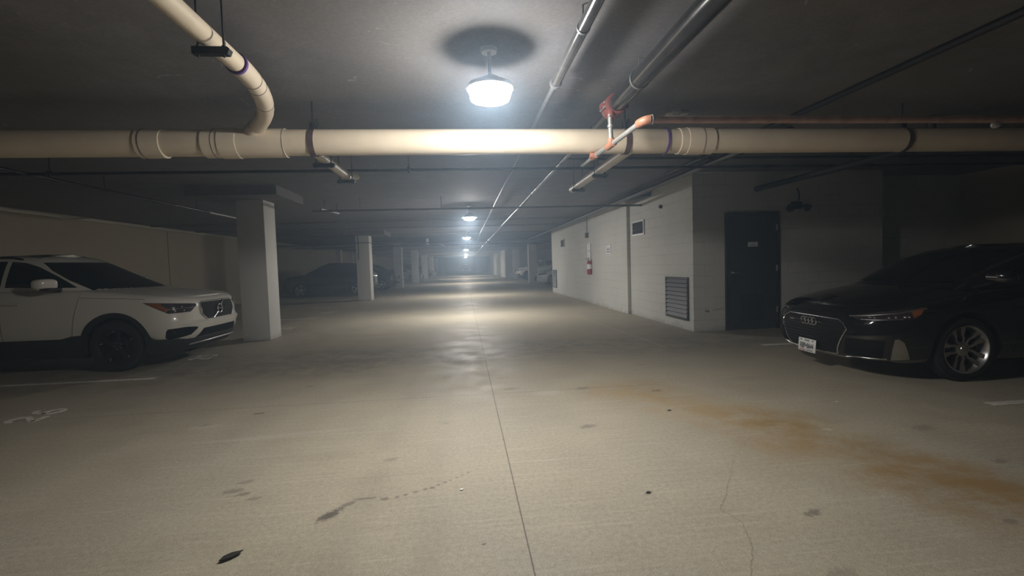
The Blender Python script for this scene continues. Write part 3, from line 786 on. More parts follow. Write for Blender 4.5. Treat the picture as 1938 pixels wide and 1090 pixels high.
# leaf and paper scraps
b = bmesh.new()
lf = [(-.045, -.005), (-.02, .018), (.015, .02), (.045, .008), (.06, .0), (.04, -.014), (.005, -.022), (-.03, -.018)]
vs = prism(b, lf, 0, .003)
for v in b.verts: v.co.z += .012*(v.co.y/.02)**2*.6+.008*abs(v.co.x)/.05
tag(obj('leaf', b, M['leaf'], None, loc=(-1.13, 2.27, .001), rot=(0, 0, .7)), 'dark dry leaf lying on the floor near the bottom left', 'leaf')
def scrap(x, y, s, lb, m='paper'):
    b = bmesh.new(); prism(b, [(-s, -s*.5), (s*.2, -s*.8), (s, -.1*s), (s*.6, s*.7), (-s*.5, s*.6)], 0, .003)
    for v in b.verts: v.co.z += .25*abs(v.co.x)
    tag(obj('paper_scrap' if m == 'paper' else 'pebble', b, M[m], None, loc=(x, y, .001)), lb, 'litter')
scrap(-.06, 2.77, .013, 'tiny white paper scrap on the floor left of the floor joint')
scrap(3.28, 3.9, .015, 'tiny white paper scrap on the floor in front of the black car')
scrap(1.0, 2.56, .013, 'small dark pebble on the floor right of the floor joint', 'leaf')
scrap(1.75, 3.96, .014, 'small dark pebble on the floor at the edge of the rust stain', 'leaf')
# scuffs low on the door wall

# ------------------------------------------------------------------ cars (front axle at x = 0, nose towards +x)
def half_outline(xf, xr, w, Cf, nf, Cr, nr, wside, NF=16, NS=26, NR=12):
    def corner(x0, sgn, C, n, N):
        ds = []
        for i in range(241):
            a = PI/2*i/240
            ds.append((x0+sgn*(-C+C*max(0, math.cos(a))**(2/n)), w*max(0, math.sin(a))**(2/n)))
        L = [0]
        for p, q in zip(ds, ds[1:]): L.append(L[-1]+math.hypot(q[0]-p[0], q[1]-p[1]))
        out = []; j = 0
        for i in range(N+1):
            s = L[-1]*i/N
            while j < 239 and L[j+1] < s: j += 1
            t = (s-L[j])/max(1e-9, L[j+1]-L[j]); t = min(1, max(0, t))
            out.append((ds[j][0]*(1-t)+ds[j+1][0]*t, ds[j][1]*(1-t)+ds[j+1][1]*t))
        return out
    F = corner(xf, 1, Cf, nf, NF); R = corner(xr, -1, Cr, nr, NR)[::-1]
    xa, xb = F[-1][0], R[0][0]
    S = [(xa+(xb-xa)*i/NS, w) for i in range(1, NS)]
    pts = F+S+R
    return [(x, y*wside(x)) for x, y in pts]

def shell(levels, zb, zt, Cf=.5, nf=2.8, Cr=.4, nr=3, wside=lambda x: 1, crown=lambda x: .04, rows=14, cp=2.4, mi=0):
    """levels: (v, w, xf, xr[, Cf]); returns a closed bmesh"""
    bm = bmesh.new(); rings = []
    for lv in levels:
        v, w, xf, xr = lv[:4]
        pts = half_outline(xf, xr, w, lv[4] if len(lv) > 4 else Cf, nf, Cr, nr, wside)
        ring = []
        for s in (1, -1):
            ring.append([bm.verts.new((x, s*y, zb(x)+(zt(x)-zb(x))*v)) for x, y in pts])
        rings.append(ring)
    n = len(rings[0][0])
    for a, c in zip(rings, rings[1:]):
        for s in (0, 1):
            for i in range(n-1): bm.faces.new((a[s][i], a[s][i+1], c[s][i+1], c[s][i]))
    lo = rings[0]
    for i in range(n-1): bm.faces.new((lo[0][i], lo[0][i+1], lo[1][i+1], lo[1][i]))
    top = rings[-1]; grid = []
    for i in range(n):
        p = top[0][i].co; row = [top[0][i]]
        for j in range(1, rows):
            s = math.cos(PI*j/rows)
            row.append(bm.verts.new((p.x, p.y*s, p.z+crown(p.x)*(1-abs(s)**cp))))
        row.append(top[1][i]); grid.append(row)
    for a, c in zip(grid, grid[1:]):
        for j in range(rows): bm.faces.new((a[j], a[j+1], c[j+1], c[j]))
    bmesh.ops.remove_doubles(bm, verts=bm.verts, dist=2e-4)
    bmesh.ops.dissolve_degenerate(bm, dist=1e-5, edges=bm.edges)
    bmesh.ops.recalc_face_normals(bm, faces=bm.faces)
    return bm

def cut_arches(bm, axles, R, depth_in, wid, cz):
    me = bpy.data.meshes.new('tmp'); bm.to_mesh(me); bm.free()
    o = bpy.data.objects.new('tmp_body', me); COL.objects.link(o)
    cb = bmesh.new()
    for ax in axles:
        for s in (1, -1):
            lathe(cb, [(R, s*depth_in), (R, s*(wid+.3))], 56, 'y', (ax, 0, cz), 1)
            # open downwards
            bx(cb, ax-R, ax+R, s*depth_in, s*(wid+.3), cz-.6, cz, 0, 1)
    # boxes and cylinders overlap: union happens through self intersection
    bmesh.ops.recalc_face_normals(cb, faces=cb.faces)
    cm = bpy.data.meshes.new('tmp'); cb.to_mesh(cm); cb.free()
    c = bpy.data.objects.new('tmp_cut', cm); COL.objects.link(c)
    for m_ in ('paint_white', 'under'):
        me.materials.append(M[m_]); cm.materials.append(M[m_])
    md = o.modifiers.new('b', 'BOOLEAN'); md.operation = 'DIFFERENCE'; md.object = c; md.solver = 'EXACT'; md.use_self = True
    dg = bpy.context.evaluated_depsgraph_get()
    res = bpy.data.meshes.new_from_object(o.evaluated_get(dg))
    out = bmesh.new(); out.from_mesh(res)
    for q in (o, c): bpy.data.objects.remove(q)
    for q in (me, cm, res): bpy.data.meshes.remove(q)
    return out

class Proj:
    """drapes patches and trims over a shell"""
    def __init__(s, *bms):
        s.trees = []
        vs = []; fs = []
        for bm in bms:
            bm.verts.index_update(); o = len(vs)
            vs += [v.co.copy() for v in bm.verts]; fs += [[v.index+o for v in f.verts] for f in bm.faces]
        s.t = BVHTree.FromPolygons(vs, fs)
    def hit(s, u, z, al, shift=0):
        d = Vector((math.cos(al), math.sin(al), 0)); p = Vector((-math.sin(al), math.cos(al), 0))
        o = d*6+p*u+Vector((0, 0, z))
        h = s.t.ray_cast(o, -d)
        return h[0], d
    def pt(s, u, z, al):
        h, d = s.hit(u, z, al)
        if h is None:
            p = Vector((-math.sin(al), math.cos(al), 0))*u+Vector((0, 0, z))+d*.8
            h = s.t.find_nearest(p)[0]
        return h, d
    def ptn(s, u, z, al):
        h, d = s.pt(u, z, al)
        n = s.t.find_nearest(h)[1]
        if n.dot(d) < 0: n = -n
        return h, d, n
    def uv(s, P, al): return (-math.sin(al)*P[0]+math.cos(al)*P[1], P[2])
    def patch(s, bm, poly, al, off=.004, back=.012, step=.035, mi=0):
        """poly of (u, z)"""
        E = []
        n = len(poly)
        for i in range(n):
            a, b = Vector(poly[i]), Vector(poly[(i+1) % n]); m = max(1, int((b-a).length/step))
            for k in range(m): E.append(a+(b-a)*k/m)
        nb = len(E)
        u0, u1 = min(p.x for p in E), max(p.x for p in E); z0, z1 = min(p.y for p in E), max(p.y for p in E)
        def inside(p):
            c = False
            for i in range(nb):
                a, b = E[i], E[i-1]
                if (a.y > p.y) != (b.y > p.y) and p.x < (b.x-a.x)*(p.y-a.y)/(b.y-a.y)+a.x: c = not c
            return c
        pts = list(E)
        nu = int((u1-u0)/step); nz = int((z1-z0)/step)
        for i in range(1, nu+1):
            for j in range(1, nz+1):
                p = Vector((u0+(u1-u0)*i/(nu+1), z0+(z1-z0)*j/(nz+1)))
                if inside(p) and min((p-q).length for q in E) > step*.4: pts.append(p)
        r = geometry.delaunay_2d_cdt(pts, [], [list(range(nb))], 1, 1e-6)
        V2, F2 = r[0], r[2]
        tops = []
        for p in V2:
            h, d, nn = s.ptn(p.x, p.y, al); tops.append(h+(d*.35+nn*.65)*off*1.3)
        tv = [bm.verts.new(p) for p in tops]
        bvv = {}
        cnt = {}
        for f in F2:
            bm.faces.new([tv[i] for i in f]).material_index = mi
            for i in range(len(f)):
                k = tuple(sorted((f[i], f[(i+1) % len(f)]))); cnt[k] = cnt.get(k, 0)+1
        for (i, j), c in cnt.items():
            if c == 1:
                for q in (i, j):
                    if q not in bvv: bvv[q] = bm.verts.new(tops[q]-d*(off+back))
                bm.faces.new((tv[i], tv[j], bvv[j], bvv[i])).material_index = mi
    def line(s, pts, al, off=0., step=.04, closed=False):
        out = []
        n = len(pts)
        for i in range(n if closed else n-1):
            a, b = Vector(pts[i]), Vector(pts[(i+1) % n]); m = max(1, int((b-a).length/step))
            for k in range(m): out.append(a+(b-a)*k/m)
        if not closed: out.append(Vector(pts[-1]))
        res = []
        for p in out:
            h, d = s.pt(p.x, p.y, al); res.append(h+d*off)
        return res

def wheel(root, x, y, R, Rr, wd, style, rimmat):
    """outer face towards +y when y > 0"""
    t = bmesh.new(); h = wd/2
    lathe(t, [(Rr-.012, -h*.80), (Rr+.004, -h*.95), (Rr+.03, -h*1.0), (R-.045, -h*.99), (R-.014, -h*.86), (R-.002, -h*.6), (R, 0), (R-.002, h*.6), (R-.014, h*.86), (R-.045, h*.99), (Rr+.03, h*1.0), (Rr+.004, h*.95), (Rr-.012, h*.80)], 56, 'y', cap=False)
    for g in (-.45, -.15, .15, .45):   # tread grooves
        lathe(t, [(R+.0012, h*g-.003), (R+.0012, h*g+.003)], 40, 'y', cap=False)
    o = obj('wheel', t, M['rubber'], root, 30, loc=(x, y, R))
    if y < 0: o.rotation_euler = (0, 0, PI)
    r = bmesh.new()
    lathe(r, [(Rr+.006, h*.90), (Rr-.006, h*.93), (Rr-.018, h*.80), (Rr-.03, h*.3), (Rr-.045, -h*.5)], 56, 'y', cap=False, mi=0)
    lathe(r, [(Rr-.04, h*.02), (.02, h*.02)], 40, 'y', mi=1)                       # dark back
    lathe(r, [(.145, h*.1), (.145, h*.16), (.06, h*.2)], 32, 'y', mi=1)             # brake disc
    hub = h*.55
    lathe(r, [(.075, hub-.06), (.072, hub-.004), (.06, hub+.004), (.034, hub+.006), (.03, hub+.014), (.005, hub+.016)], 28, 'y', mi=0)
    def spoke(poly, th=.035, yo=None, m=0):
        """poly of (r, half-angle offset length) points in polar frame at angle a"""
        top = []; bot = []
        for (rad, off) in poly:
            t_ = (rad-.05)/(Rr-.05)
            yy = hub-.002+(h*.84-hub)*t_**1.6
            top.append((rad, off, yy)); bot.append((rad, off, yy-th))
        return top, bot
    def place(poly, a, th=.035, m=0):
        top, bot = spoke(poly, th)
        ca, sa = math.cos(a), math.sin(a)
        T = [r.verts.new((p[0]*ca-p[1]*sa, p[2], p[0]*sa+p[1]*ca)) for p in top]
        B = [r.verts.new((p[0]*ca-p[1]*sa, p[2], p[0]*sa+p[1]*ca)) for p in bot]
        n = len(T)
        r.faces.new(T).material_index = m
        for i in range(n): r.faces.new((T[i], T[(i+1) % n], B[(i+1) % n], B[i])).material_index = m
    Re = Rr-.012
    if style == 'five':
        for k in range(5):
            a = PI/2+2*PI*k/5+.12
            place([(.05, -.036), (.13, -.024), (Re*.75, -.030), (Re, -.062), (Re, .062), (Re*.75, .030), (.13, .024), (.05, .036)], a, .05)
            place([(Re*.80, -.050), (Re, -.085), (Re, -.03), (Re*.82, -.022)], a, .012, 2)
    else:
        for k in range(5):
            a = PI/2+2*PI*k/5+.30
            for s in (-1, 1):
                q = [(.05, s*.004), (.10, s*.012), (Re*.6, s*.040), (Re, s*.082), (Re, s*.128), (Re*.6, s*.074), (.10, s*.036), (.05, s*.03)]
                place(q if s > 0 else q[::-1], a, .045)
                place([(Re*.70, s*.048), (Re, s*.080), (Re, s*.072), (Re*.70, s*.042)], a, .04, 2)
    for k in range(5):
        a = 2*PI*k/5
        lathe(r, [(.009, hub), (.009, hub+.007)], 8, 'y', (.045*math.cos(a), 0, .045*math.sin(a)), 2)
    obj('rim', r, [M[rimmat], M['rim_shadow'], M['satin'] if rimmat == 'rim_silver' else M['rim_silver']], o, 30)
    return o

def sup(bm, c, r, n=3.0, seg=20, rings=12, mi=0):
    """superellipsoid"""
    def sp(v, e): return math.copysign(abs(v)**e, v)
    e = 2/n; V = []
    for i in range(1, rings):
        ph = -PI/2+PI*i/rings
        V.append([bm.verts.new((c[0]+r[0]*sp(math.cos(ph), e)*sp(math.cos(2*PI*k/seg), e), c[1]+r[1]*sp(math.cos(ph), e)*sp(math.sin(2*PI*k/seg), e), c[2]+r[2]*sp(math.sin(ph), e))) for k in range(seg)])
    for a, b in zip(V, V[1:]):
        for k in range(seg): bm.faces.new((a[k], a[(k+1) % seg], b[(k+1) % seg], b[k])).material_index = mi
    for ring, z in ((V[0], -1), (V[-1], 1)):
        v = bm.verts.new((c[0], c[1], c[2]+z*r[2]))
        for k in range(seg): bm.faces.new((ring[k], ring[(k+1) % seg], v)).material_index = mi

def mirror_y(p): return [(-u, z) for u, z in p][::-1]
D2R = math.radians

# ---- compact crossover, front three quarter ---------------------------------
def make_suv(label, loc, rz, paint='paint_white', detail=True, group=None, name='car', rim='rim_dark', plate=False):
    t = thing(name, label, 'car', loc, rz, group)
    pm = [M[paint], M['under']]
    WB = 2.702; W = .925
    zt = interp([(.92, .955), (.80, .985), (.6, 1.02), (.3, 1.06), (-.1, 1.105), (-.5, 1.145), (-1.2, 1.165), (-2.4, 1.19), (-3.2, 1.20), (-3.6, 1.19)])
    zb = interp([(.95, .365), (.55, .365), (.47, .43), (-.47, .45), (-.6, .43), (-2.1, .44), (-3.2, .46), (-3.6, .46)])
    lv = [(0, .885, .855, -3.46), (.05, .905, .895, -3.49), (.14, .925, .925, -3.51), (.30, .935, .955, -3.53), (.42, .935, .965, -3.53), (.48, .933, .932, -3.52), (.60, .930, .922, -3.51), (.72, .926, .922, -3.5),
          (.82, .915, .912, -3.48), (.90, .900, .90, -3.45), (.95, .882, .88, -3.42), (.985, .855, .845, -3.38), (1.0, .828, .80, -3.35)]
    ws = interp([(.9, .985), (.3, 1.0), (-.3, 1.0), (-.9, .99), (-1.8, .99), (-2.6, 1.0), (-3.5, .985)])
    body = shell(lv, zb, zt, .55, 3.4, .42, 3.2, ws, interp([(.9, .012), (.3, .045), (-.3, .05), (-3.5, .03)]), cp=3.2)
    body = cut_arches(body, (0, -WB), .455, .55, .95, .365)
    # cabin
    zr = interp([(0, 1.61), (-.8, 1.63), (-1.3, 1.65), (-2.0, 1.64), (-2.8, 1.59), (-3.4, 1.54)])
    cab = shell([(0, .84, .12, -3.36), (.22, .832, -.04, -3.34), (.45, .795, -.34, -3.26), (.7, .742, -.64, -3.16), (.88, .695, -.85, -3.07), (.95, .665, -.96, -3.02), (.99, .62, -1.07, -2.96), (1.0, .58, -1.14, -2.93)],
                lambda x: 1.02, zr, .72, 2.5, .3, 3.2, lambda x: 1, lambda x: .035, cp=2.6)
    pb, pc = Proj(body), Proj(cab)
    # lower cladding
    cl = shell([(0, .84, .72, -3.42), (.12, .905, .81, -3.47), (.5, .934, .88, -3.5), (.9, .938, .90, -3.51), (1, .925, .88, -3.5)], lambda x: .205, interp([(.9, .45), (.5, .42), (.3, .52), (-.5, .53), (-.7, .485), (-2.0, .485), (-3.5, .52)]), .50, 3.0, .4, 3.2, ws, lambda x: -.02)
    cl = cut_arches(cl, (0, -WB), .40, .5, .95, .365)
    pcl = Proj(cl)
    # details that are draped on the shells
    parts = []
    def add(nm, bm, mats, lab=None, ang=38):
        o = obj(nm, bm, mats, t, ang)
        if lab: o['label'] = lab
        return o
    # windows
    def side(al, sg):
        # u = -x for al=+90 (left), u = +x for al=-90 (right)
        k = -sg
        def S(pts): return [(k*x, z) for x, z in pts]
        g = bmesh.new()
        pc.patch(g, S([(-.53, 1.185), (-.80, 1.34), (-1.08, 1.49), (-1.24, 1.55), (-1.40, 1.572), (-1.42, 1.215)]), al, .003)
        parts.append(('side_window', g))
        g = bmesh.new(); pc.patch(g, S([(-1.48, 1.215), (-1.46, 1.576), (-2.0, 1.572), (-2.30, 1.545), (-2.36, 1.235)]), al, .003); parts.append(('side_window', g))
        g = bmesh.new(); pc.patch(g, S([(-2.42, 1.25), (-2.37, 1.535), (-2.62, 1.50), (-2.86, 1.36)]), al, .003); parts.append(('side_window', g))
    side(PI/2, 1); side(-PI/2, -1)
    for nm, g in parts: add(nm, g, M['glass'])
    g = bmesh.new()
    pc.patch(g, [(-.765, 1.095), (.765, 1.095), (.725, 1.28), (.67, 1.43), (.60, 1.55), (-.60, 1.55), (-.67, 1.43), (-.725, 1.28)], 0, .004, .01, .04)
    add('windscreen', g, M['glass'])
    g = bmesh.new(); pc.patch(g, [(-.62, 1.27), (.62, 1.27), (.55, 1.50), (-.55, 1.50)], PI, .003, .01, .08); add('rear_window', g, M['glass'])
    # roof glass
    g = bmesh.new()
    for i in range(12):
        for j in range(10): pass
    rows_ = []
    for i in range(13):
        x = -1.18-1.2*i/12; row = []
        for j in range(11):
            y = -.53+1.06*j/10; h = pc.t.ray_cast(Vector((x, y, 3)), Vector((0, 0, -1)))[0]; row.append(g.verts.new(h+Vector((0, 0, .004))))
        rows_.append(row)
    for a, c in zip(rows_, rows_[1:]):
        for j in range(10): g.faces.new((a[j], a[j+1], c[j+1], c[j]))
    add('roof_glass', g, M['glass'])
    for s in (-1, 1):
        g = bmesh.new(); pts = [(-1.30, s*.655, 1.60), (-1.42, s*.665, 1.632), (-2.0, s*.665, 1.642), (-2.7, s*.655, 1.61), (-2.85, s*.65, 1.575)]
        tube(g, pts, .014, 10); add('roof_rail', g, M['gloss_black'])
    # headlights
    for s in (-1, 1):
        al = s*D2R(38)
        def C(P): return pb.uv((P[0], s*P[1], P[2]), al)
        out = [C(p) for p in ((.36, .90, .945), (.52, .87, .845), (.62, .83, .78), (.86, .66, .785), (.93, .575, .87), (.92, .585, .895))]
        g = bmesh.new(); pb.patch(g, out, al, .004, .012, .04); hl = add('headlight', g, M['lamp_glass'])
        if detail:
            g = bmesh.new(); pb.patch(g, [C(p) for p in ((.39, .895, .935), (.52, .87, .853), (.60, .835, .805), (.62, .83, .84), (.55, .86, .925))], al, .008, .006, .04); obj('turn_signal', g, M['amber'], hl)
            g = bmesh.new()
            tube(g, pb.line([C(p) for p in ((.63, .82, .842), (.91, .61, .848))], al, .012), .007, 8)
            tube(g, pb.line([C(p) for p in ((.63, .82, .842), (.56, .86, .885))], al, .012), .006, 8)
            tube(g, pb.line([C(p) for p in ((.63, .82, .842), (.585, .85, .81))], al, .012), .006, 8)
            obj('running_light', g, M['chrome'], hl)
            for P in ((.77, .74, .868), (.79, .725, .815), (.69, .79, .81)):
                h, d = pb.pt(*C(P), al); g = bmesh.new(); sup(g, h+d*.006, (.012, .02, .013), 2.4, 12, 8); obj('reflector', g, M['chrome'], hl)
        # fog lamp pocket
        def C2(P): return pb.uv((P[0], s*P[1], P[2]), s*D2R(42))
        g = bmesh.new(); pb.patch(g, [C2(p) for p in ((.59, .845, .53), (.61, .838, .562), (.80, .72, .575), (.90, .60, .56), (.912, .585, .54), (.85, .67, .455), (.70, .785, .42), (.61, .838, .42), (.585, .848, .445))], s*D2R(42), .003, .012, .04)
        fl = add('fog_lamp_pocket', g, M['mesh_black'])
        if detail:
            h, d = pb.pt(*C2((.66, .80, .51)), s*D2R(42)); g = bmesh.new(); sup(g, h+d*.006, (.02, .02, .02), 2.2, 12, 8); obj('fog_lamp', g, M['lamp_glass'], fl)
    # grille
    gp = [(-.475, .85), (-.455, .895), (-.41, .91), (.41, .91), (.455, .895), (.475, .85), (.465, .735), (.36, .645), (-.36, .645), (-.465, .735)]
    g = bmesh.new(); pb.patch(g, gp, 0, .006, .012, .05); gr = add('grille', g, M['mesh_black'])
    g = bmesh.new(); tube(g, pb.line(gp, 0, .012, .05, True), .011, 8, True); obj('grille_frame', g, M['chrome'], gr)
    if detail:
        for z in [.665+.021*i for i in range(11)]:
            w_ = .43 if z > .73 else .37
            g = bmesh.new(); tube(g, pb.line([(-w_, z), (w_, z)], 0, .007, .1), .0035, 6); obj('grille_bar', g, M['gloss_black'], gr)
        g = bmesh.new(); h, d = pb.pt(0, .778, 0)
        tube(g, [h+Vector((.022, .066*math.cos(a), .066*math.sin(a))) for a in [2*PI*i/32 for i in range(32)]], .012, 8, True); obj('ring_emblem', g, M['chrome'], gr)
        g = bmesh.new(); tube(g, pb.line([(-.045, .73), (-.20, .65)], 0, .018), .011, 8); tube(g, pb.line([(.045, .828), (.16, .905)], 0, .018), .011, 8); obj('diagonal_bar', g, M['chrome'], gr)
        g = bmesh.new(); box(g, h+Vector((.024, 0, 0)), (.008, .12, .022), .002); obj('emblem_band', g, M['gloss_black'], gr)
        # bonnet shut line and bumper creases
        for s in (-1, 1):
            al = s*PI/2; k = -s
            for pts in ([(.40, .993), (.1, 1.015), (-.30, 1.035), (-.42, 1.045)], [(-.56, .45), (-.50, .80), (-.445, 1.0), (-.42, 1.15)], [(-1.42, .45), (-1.43, 1.15)], [(-2.25, .55), (-2.38, 1.15)]):
                g = bmesh.new(); tube(g, pb.line([(k*x, z) for x, z in pts], al, -.0005), .003, 6); add('panel_gap', g, M['under'])
            for xx in (-1.28, -2.20):
                g = bmesh.new(); tube(g, pb.line([(k*(xx+.11), .985), (k*(xx-.11), .99)], al, .022), .013, 8); add('door_handle', g, M[paint])
    # lower intake and bright skid line
    g = bmesh.new(); pb.patch(g, [(-.60, .36), (-.46, .52), (.46, .52), (.60, .36)], 0, .004, .012, .05); add('lower_intake', g, M['mesh_black'])
    g = bmesh.new(); tube(g, [(.66, -.72, .29), (.83, -.60, .31), (.90, -.3, .322), (.91, 0, .325), (.90, .3, .322), (.83, .60, .31), (.66, .72, .29)], .013, 10); add('skid_trim', g, M['satin'])
    # arch trims
    for ax in (0, -WB):
        for s in (-1, 1):
            g = bmesh.new(); a0, a1 = -14, 194; N = 36; prev = None
            for i in range(N+1):
                a = D2R(a0+(a1-a0)*i/N); ring = []
                for rr_ in (.395, .46):
                    x = ax+rr_*math.cos(a); z = .365+rr_*math.sin(a)
                    h = pb.t.ray_cast(Vector((ax+.475*math.cos(a), s*3, max(.40, .365+.475*math.sin(a)))), Vector((0, -s, 0)))[0]
                    yy = abs(h.y) if h else .92
                    yy = max(.86, min(.945, yy))
                    ring += [g.verts.new((x, s*(yy+.006), z)), g.verts.new((x, s*(yy-.05), z))]
                if prev:
                    for p_, q_ in ((0, 2), (2, 3), (3, 1), (1, 0)): g.faces.new((prev[p_], prev[q_], ring[q_], ring[p_]))
                else: g.faces.new((ring[0], ring[2], ring[3], ring[1]))
                prev = ring
            g.faces.new((prev[0], prev[2], prev[3], prev[1]))
            add('wheel_arch_trim', g, M['clad'], None, 50)
    for s in (-1, 1):
        g = bmesh.new(); sup(g, (-.73, s*1.01, 1.245), (.075, .105, .075), 3.2, 24, 14)
        for v in g.verts: v.co.x -= .09*max(0, (abs(v.co.y)-.93))/.12*.6
        m_ = add('door_mirror', g, M[paint])
        g = bmesh.new(); tube(g, [(-.68, s*.88, 1.165), (-.70, s*.95, 1.18), (-.72, s*.99, 1.19)], [.035, .03, .026], 12); sup(g, (-.73, s*1.0, 1.178), (.07, .10, .022), 3, 18, 8); obj('mirror_foot', g, M['clad'], m_)
        g = bmesh.new(); al = PI if True else 0
        pb.patch(g, [(-s*.88 if False else s*u, z) for u, z in ((-.86, .92), (-.72, .90), (-.72, 1.10), (-.84, 1.12))], PI, .004, .012, .06); add('tail_light', g, M['tail_red'])
    if plate:
        g = bmesh.new(); pb.patch(g, [(-.155, .60), (.155, .60), (.155, .68), (-.155, .68)], 0, .012, .012, .1); add('number_plate', g, M['plate'])
    add('body', body, pm, None, 24)
    add('cabin', cab, M[paint], None, 30)
    add('lower_cladding', cl, [M['clad'], M['under']], None, 30)
    for ax in (0, -WB):
        for s in (1, -1): wheel(t, ax, s*.812, .358, .242, .235, 'five', rim)
    return t

# ---- low fastback saloon ------------------------------------------------------
def make_fastback(label, loc, rz, paint='paint_black', detail=True, group=None, name='car', rim='rim_silver', plate_text=None):
    t = thing(name, label, 'car', loc, rz, group)
    pm = [M[paint], M['under']]
    WB = 2.824; W = .92
    zt = interp([(1.02, .66), (.90, .71), (.65, .775), (.35, .83), (0, .885), (-.35, .93), (-.8, .955), (-1.8, .975), (-2.6, .99), (-3.3, .985), (-3.9, .94)])
    zb = interp([(.95, .175), (.5, .19), (.3, .2), (-2.4, .21), (-3.3, .24), (-3.9, .30)])
    lv = [(0, .84, .85, -3.72), (.07, .885, .945, -3.78), (.15, .905, .975, -3.82), (.28, .93, .995, -3.85), (.45, .935, 1.005, -3.86), (.60, .935, 1.002, -3.86), (.74, .932, .992, -3.85), (.82, .928, .982, -3.84),
          (.88, .908, .958, -3.83), (.93, .893, .935, -3.80), (.965, .868, .90, -3.76), (.99, .835, .855, -3.71), (1, .80, .81, -3.66)]
    ws = interp([(.9, .98), (.3, 1.0), (-.3, 1.0), (-.9, .985), (-1.9, .985), (-2.7, 1.0), (-3.3, 1.0), (-3.9, .96)])
    body = shell(lv, zb, zt, .66, 3.3, .5, 2.8, ws, interp([(.9, .02), (.5, .055), (0, .075), (-.4, .075), (-3.6, .04)]), cp=2.8)
    body = cut_arches(body, (0, -WB), .372, .55, .95, .335)
    zr = interp([(0, 1.345), (-.8, 1.355), (-1.2, 1.37), (-1.7, 1.375), (-2.2, 1.34), (-2.7, 1.25), (-3.2, 1.12), (-3.5, 1.03)])
    cab = shell([(0, .80, .28, -3.62), (.2, .80, .05, -3.56), (.45, .775, -.15, -3.45), (.68, .725, -.39, -3.3), (.86, .67, -.62, -3.15), (.95, .62, -.78, -3.0), (.99, .575, -.92, -2.9), (1.0, .53, -1.0, -2.85)],
                lambda x: .86, zr, .55, 2.6, .5, 2.8, lambda x: 1, lambda x: .03, cp=2.6)
    pb, pc = Proj(body), Proj(cab)
    def add(nm, bm, mats, lab=None, ang=38):
        o = obj(nm, bm, mats, t, ang)
        if lab: o['label'] = lab
        return o
    for al, k in ((PI/2, -1), (-PI/2, 1)):
        def S(p): return [(k*x, z) for x, z in p]
        g = bmesh.new(); pc.patch(g, S([(-.45, .985), (-.70, 1.11), (-1.0, 1.245), (-1.30, 1.305), (-1.62, 1.32), (-1.62, 1.005)]), al, .003); add('side_window', g, M['glass'])
        g = bmesh.new(); pc.patch(g, S([(-1.67, 1.005), (-1.67, 1.316), (-2.1, 1.295), (-2.5, 1.215), (-2.75, 1.13), (-2.72, 1.04)]), al, .003); add('side_window', g, M['glass'])
        if detail:
            g = bmesh.new(); tube(g, pc.line(S([(-.45, .985), (-.70, 1.118), (-1.0, 1.253), (-1.30, 1.313), (-1.66, 1.328), (-2.1, 1.303), (-2.5, 1.223), (-2.78, 1.13)]), al, .004), .007, 6); add('window_trim', g, M['gloss_black'])
            for pts in ([(-.52, .25), (-.50, .6), (-.45, .94)], [(-1.62, .25), (-1.64, .95)], [(.30, .80), (.0, .865), (-.38, .905)]):
                g = bmesh.new(); tube(g, pb.line(S(pts), al, -.0005), .003, 6); add('panel_gap', g, M['under'])
            for xx in (-1.45, -2.4):
                g = bmesh.new(); tube(g, pb.line(S([(xx+.11, .80), (xx-.11, .805)]), al, .022), .012, 8); add('door_handle', g, M[paint])
            g = bmesh.new(); tube(g, pb.line(S([(.5, .72), (.2, .735), (-.5, .74), (-1.6, .75), (-2.6, .77), (-3.4, .77)]), al, .0), .008, 6); add('shoulder_crease', g, M[paint])
    g = bmesh.new(); pc.patch(g, [(-.70, .985), (.70, .985), (.67, 1.10), (.60, 1.22), (.50, 1.325), (-.50, 1.325), (-.60, 1.22), (-.67, 1.10)], 0, .003, .01, .06); add('windscreen', g, M['glass'])
    g = bmesh.new(); pc.patch(g, [(-.62, 1.02), (.62, 1.02), (.48, 1.27), (-.48, 1.27)], PI, .003, .01, .08); add('rear_window', g, M['glass'])
    # grille: wide hexagon
    gp = [(-.545, .52), (-.50, .575), (-.42, .615), (.42, .615), (.50, .575), (.545, .52), (.40, .235), (.37, .225), (-.37, .225), (-.40, .235)]
    g = bmesh.new(); pb.patch(g, gp, 0, .004, .012, .05); gr = add('grille', g, M['mesh_black'])
    g = bmesh.new(); tube(g, pb.line(gp, 0, .008, .05, True), .008, 8, True); obj('grille_frame', g, M['chrome' if detail else 'gloss_black'], gr)
    if detail:
        for i in range(9):
            z = .27+.035*i; w_ = .38+(z-.235)/(.52-.235)*.14 if z < .52 else .48
            g = bmesh.new(); tube(g, pb.line([(-w_, z), (w_, z)], 0, .006, .1), .005, 6); obj('grille_bar', g, M['gloss_black'], gr)
        for i in range(4):
            h, d = pb.pt((i-1.5)*.062, .555, 0); g = bmesh.new()
            tube(g, [h+Vector((.02+.003*(i % 2), .042*math.cos(a), .042*math.sin(a))) for a in [2*PI*q/28 for q in range(28)]], .0075, 8, True); obj('ring_emblem', g, M['chrome'], gr)
        h, d = pb.pt(-.33, .545, 0)
        g = bmesh.new()
        for q in range(5): box(g, h+Vector((.012, -.03+q*.015, 0)), (.005, .010, .014), .001)
        obj('small_badge', g, M['satin'], gr)
    # lower lip with bright line, corner blades
    g = bmesh.new(); tube(g, pb.line([(-.80, .235), (-.60, .232), (-.44, .205), (-.3, .197), (0, .195), (.3, .197), (.44, .205), (.60, .232), (.80, .235)], 0, .004, .05), .0075, 8); add('lip_trim', g, M['satin' if detail else 'gloss_black'])
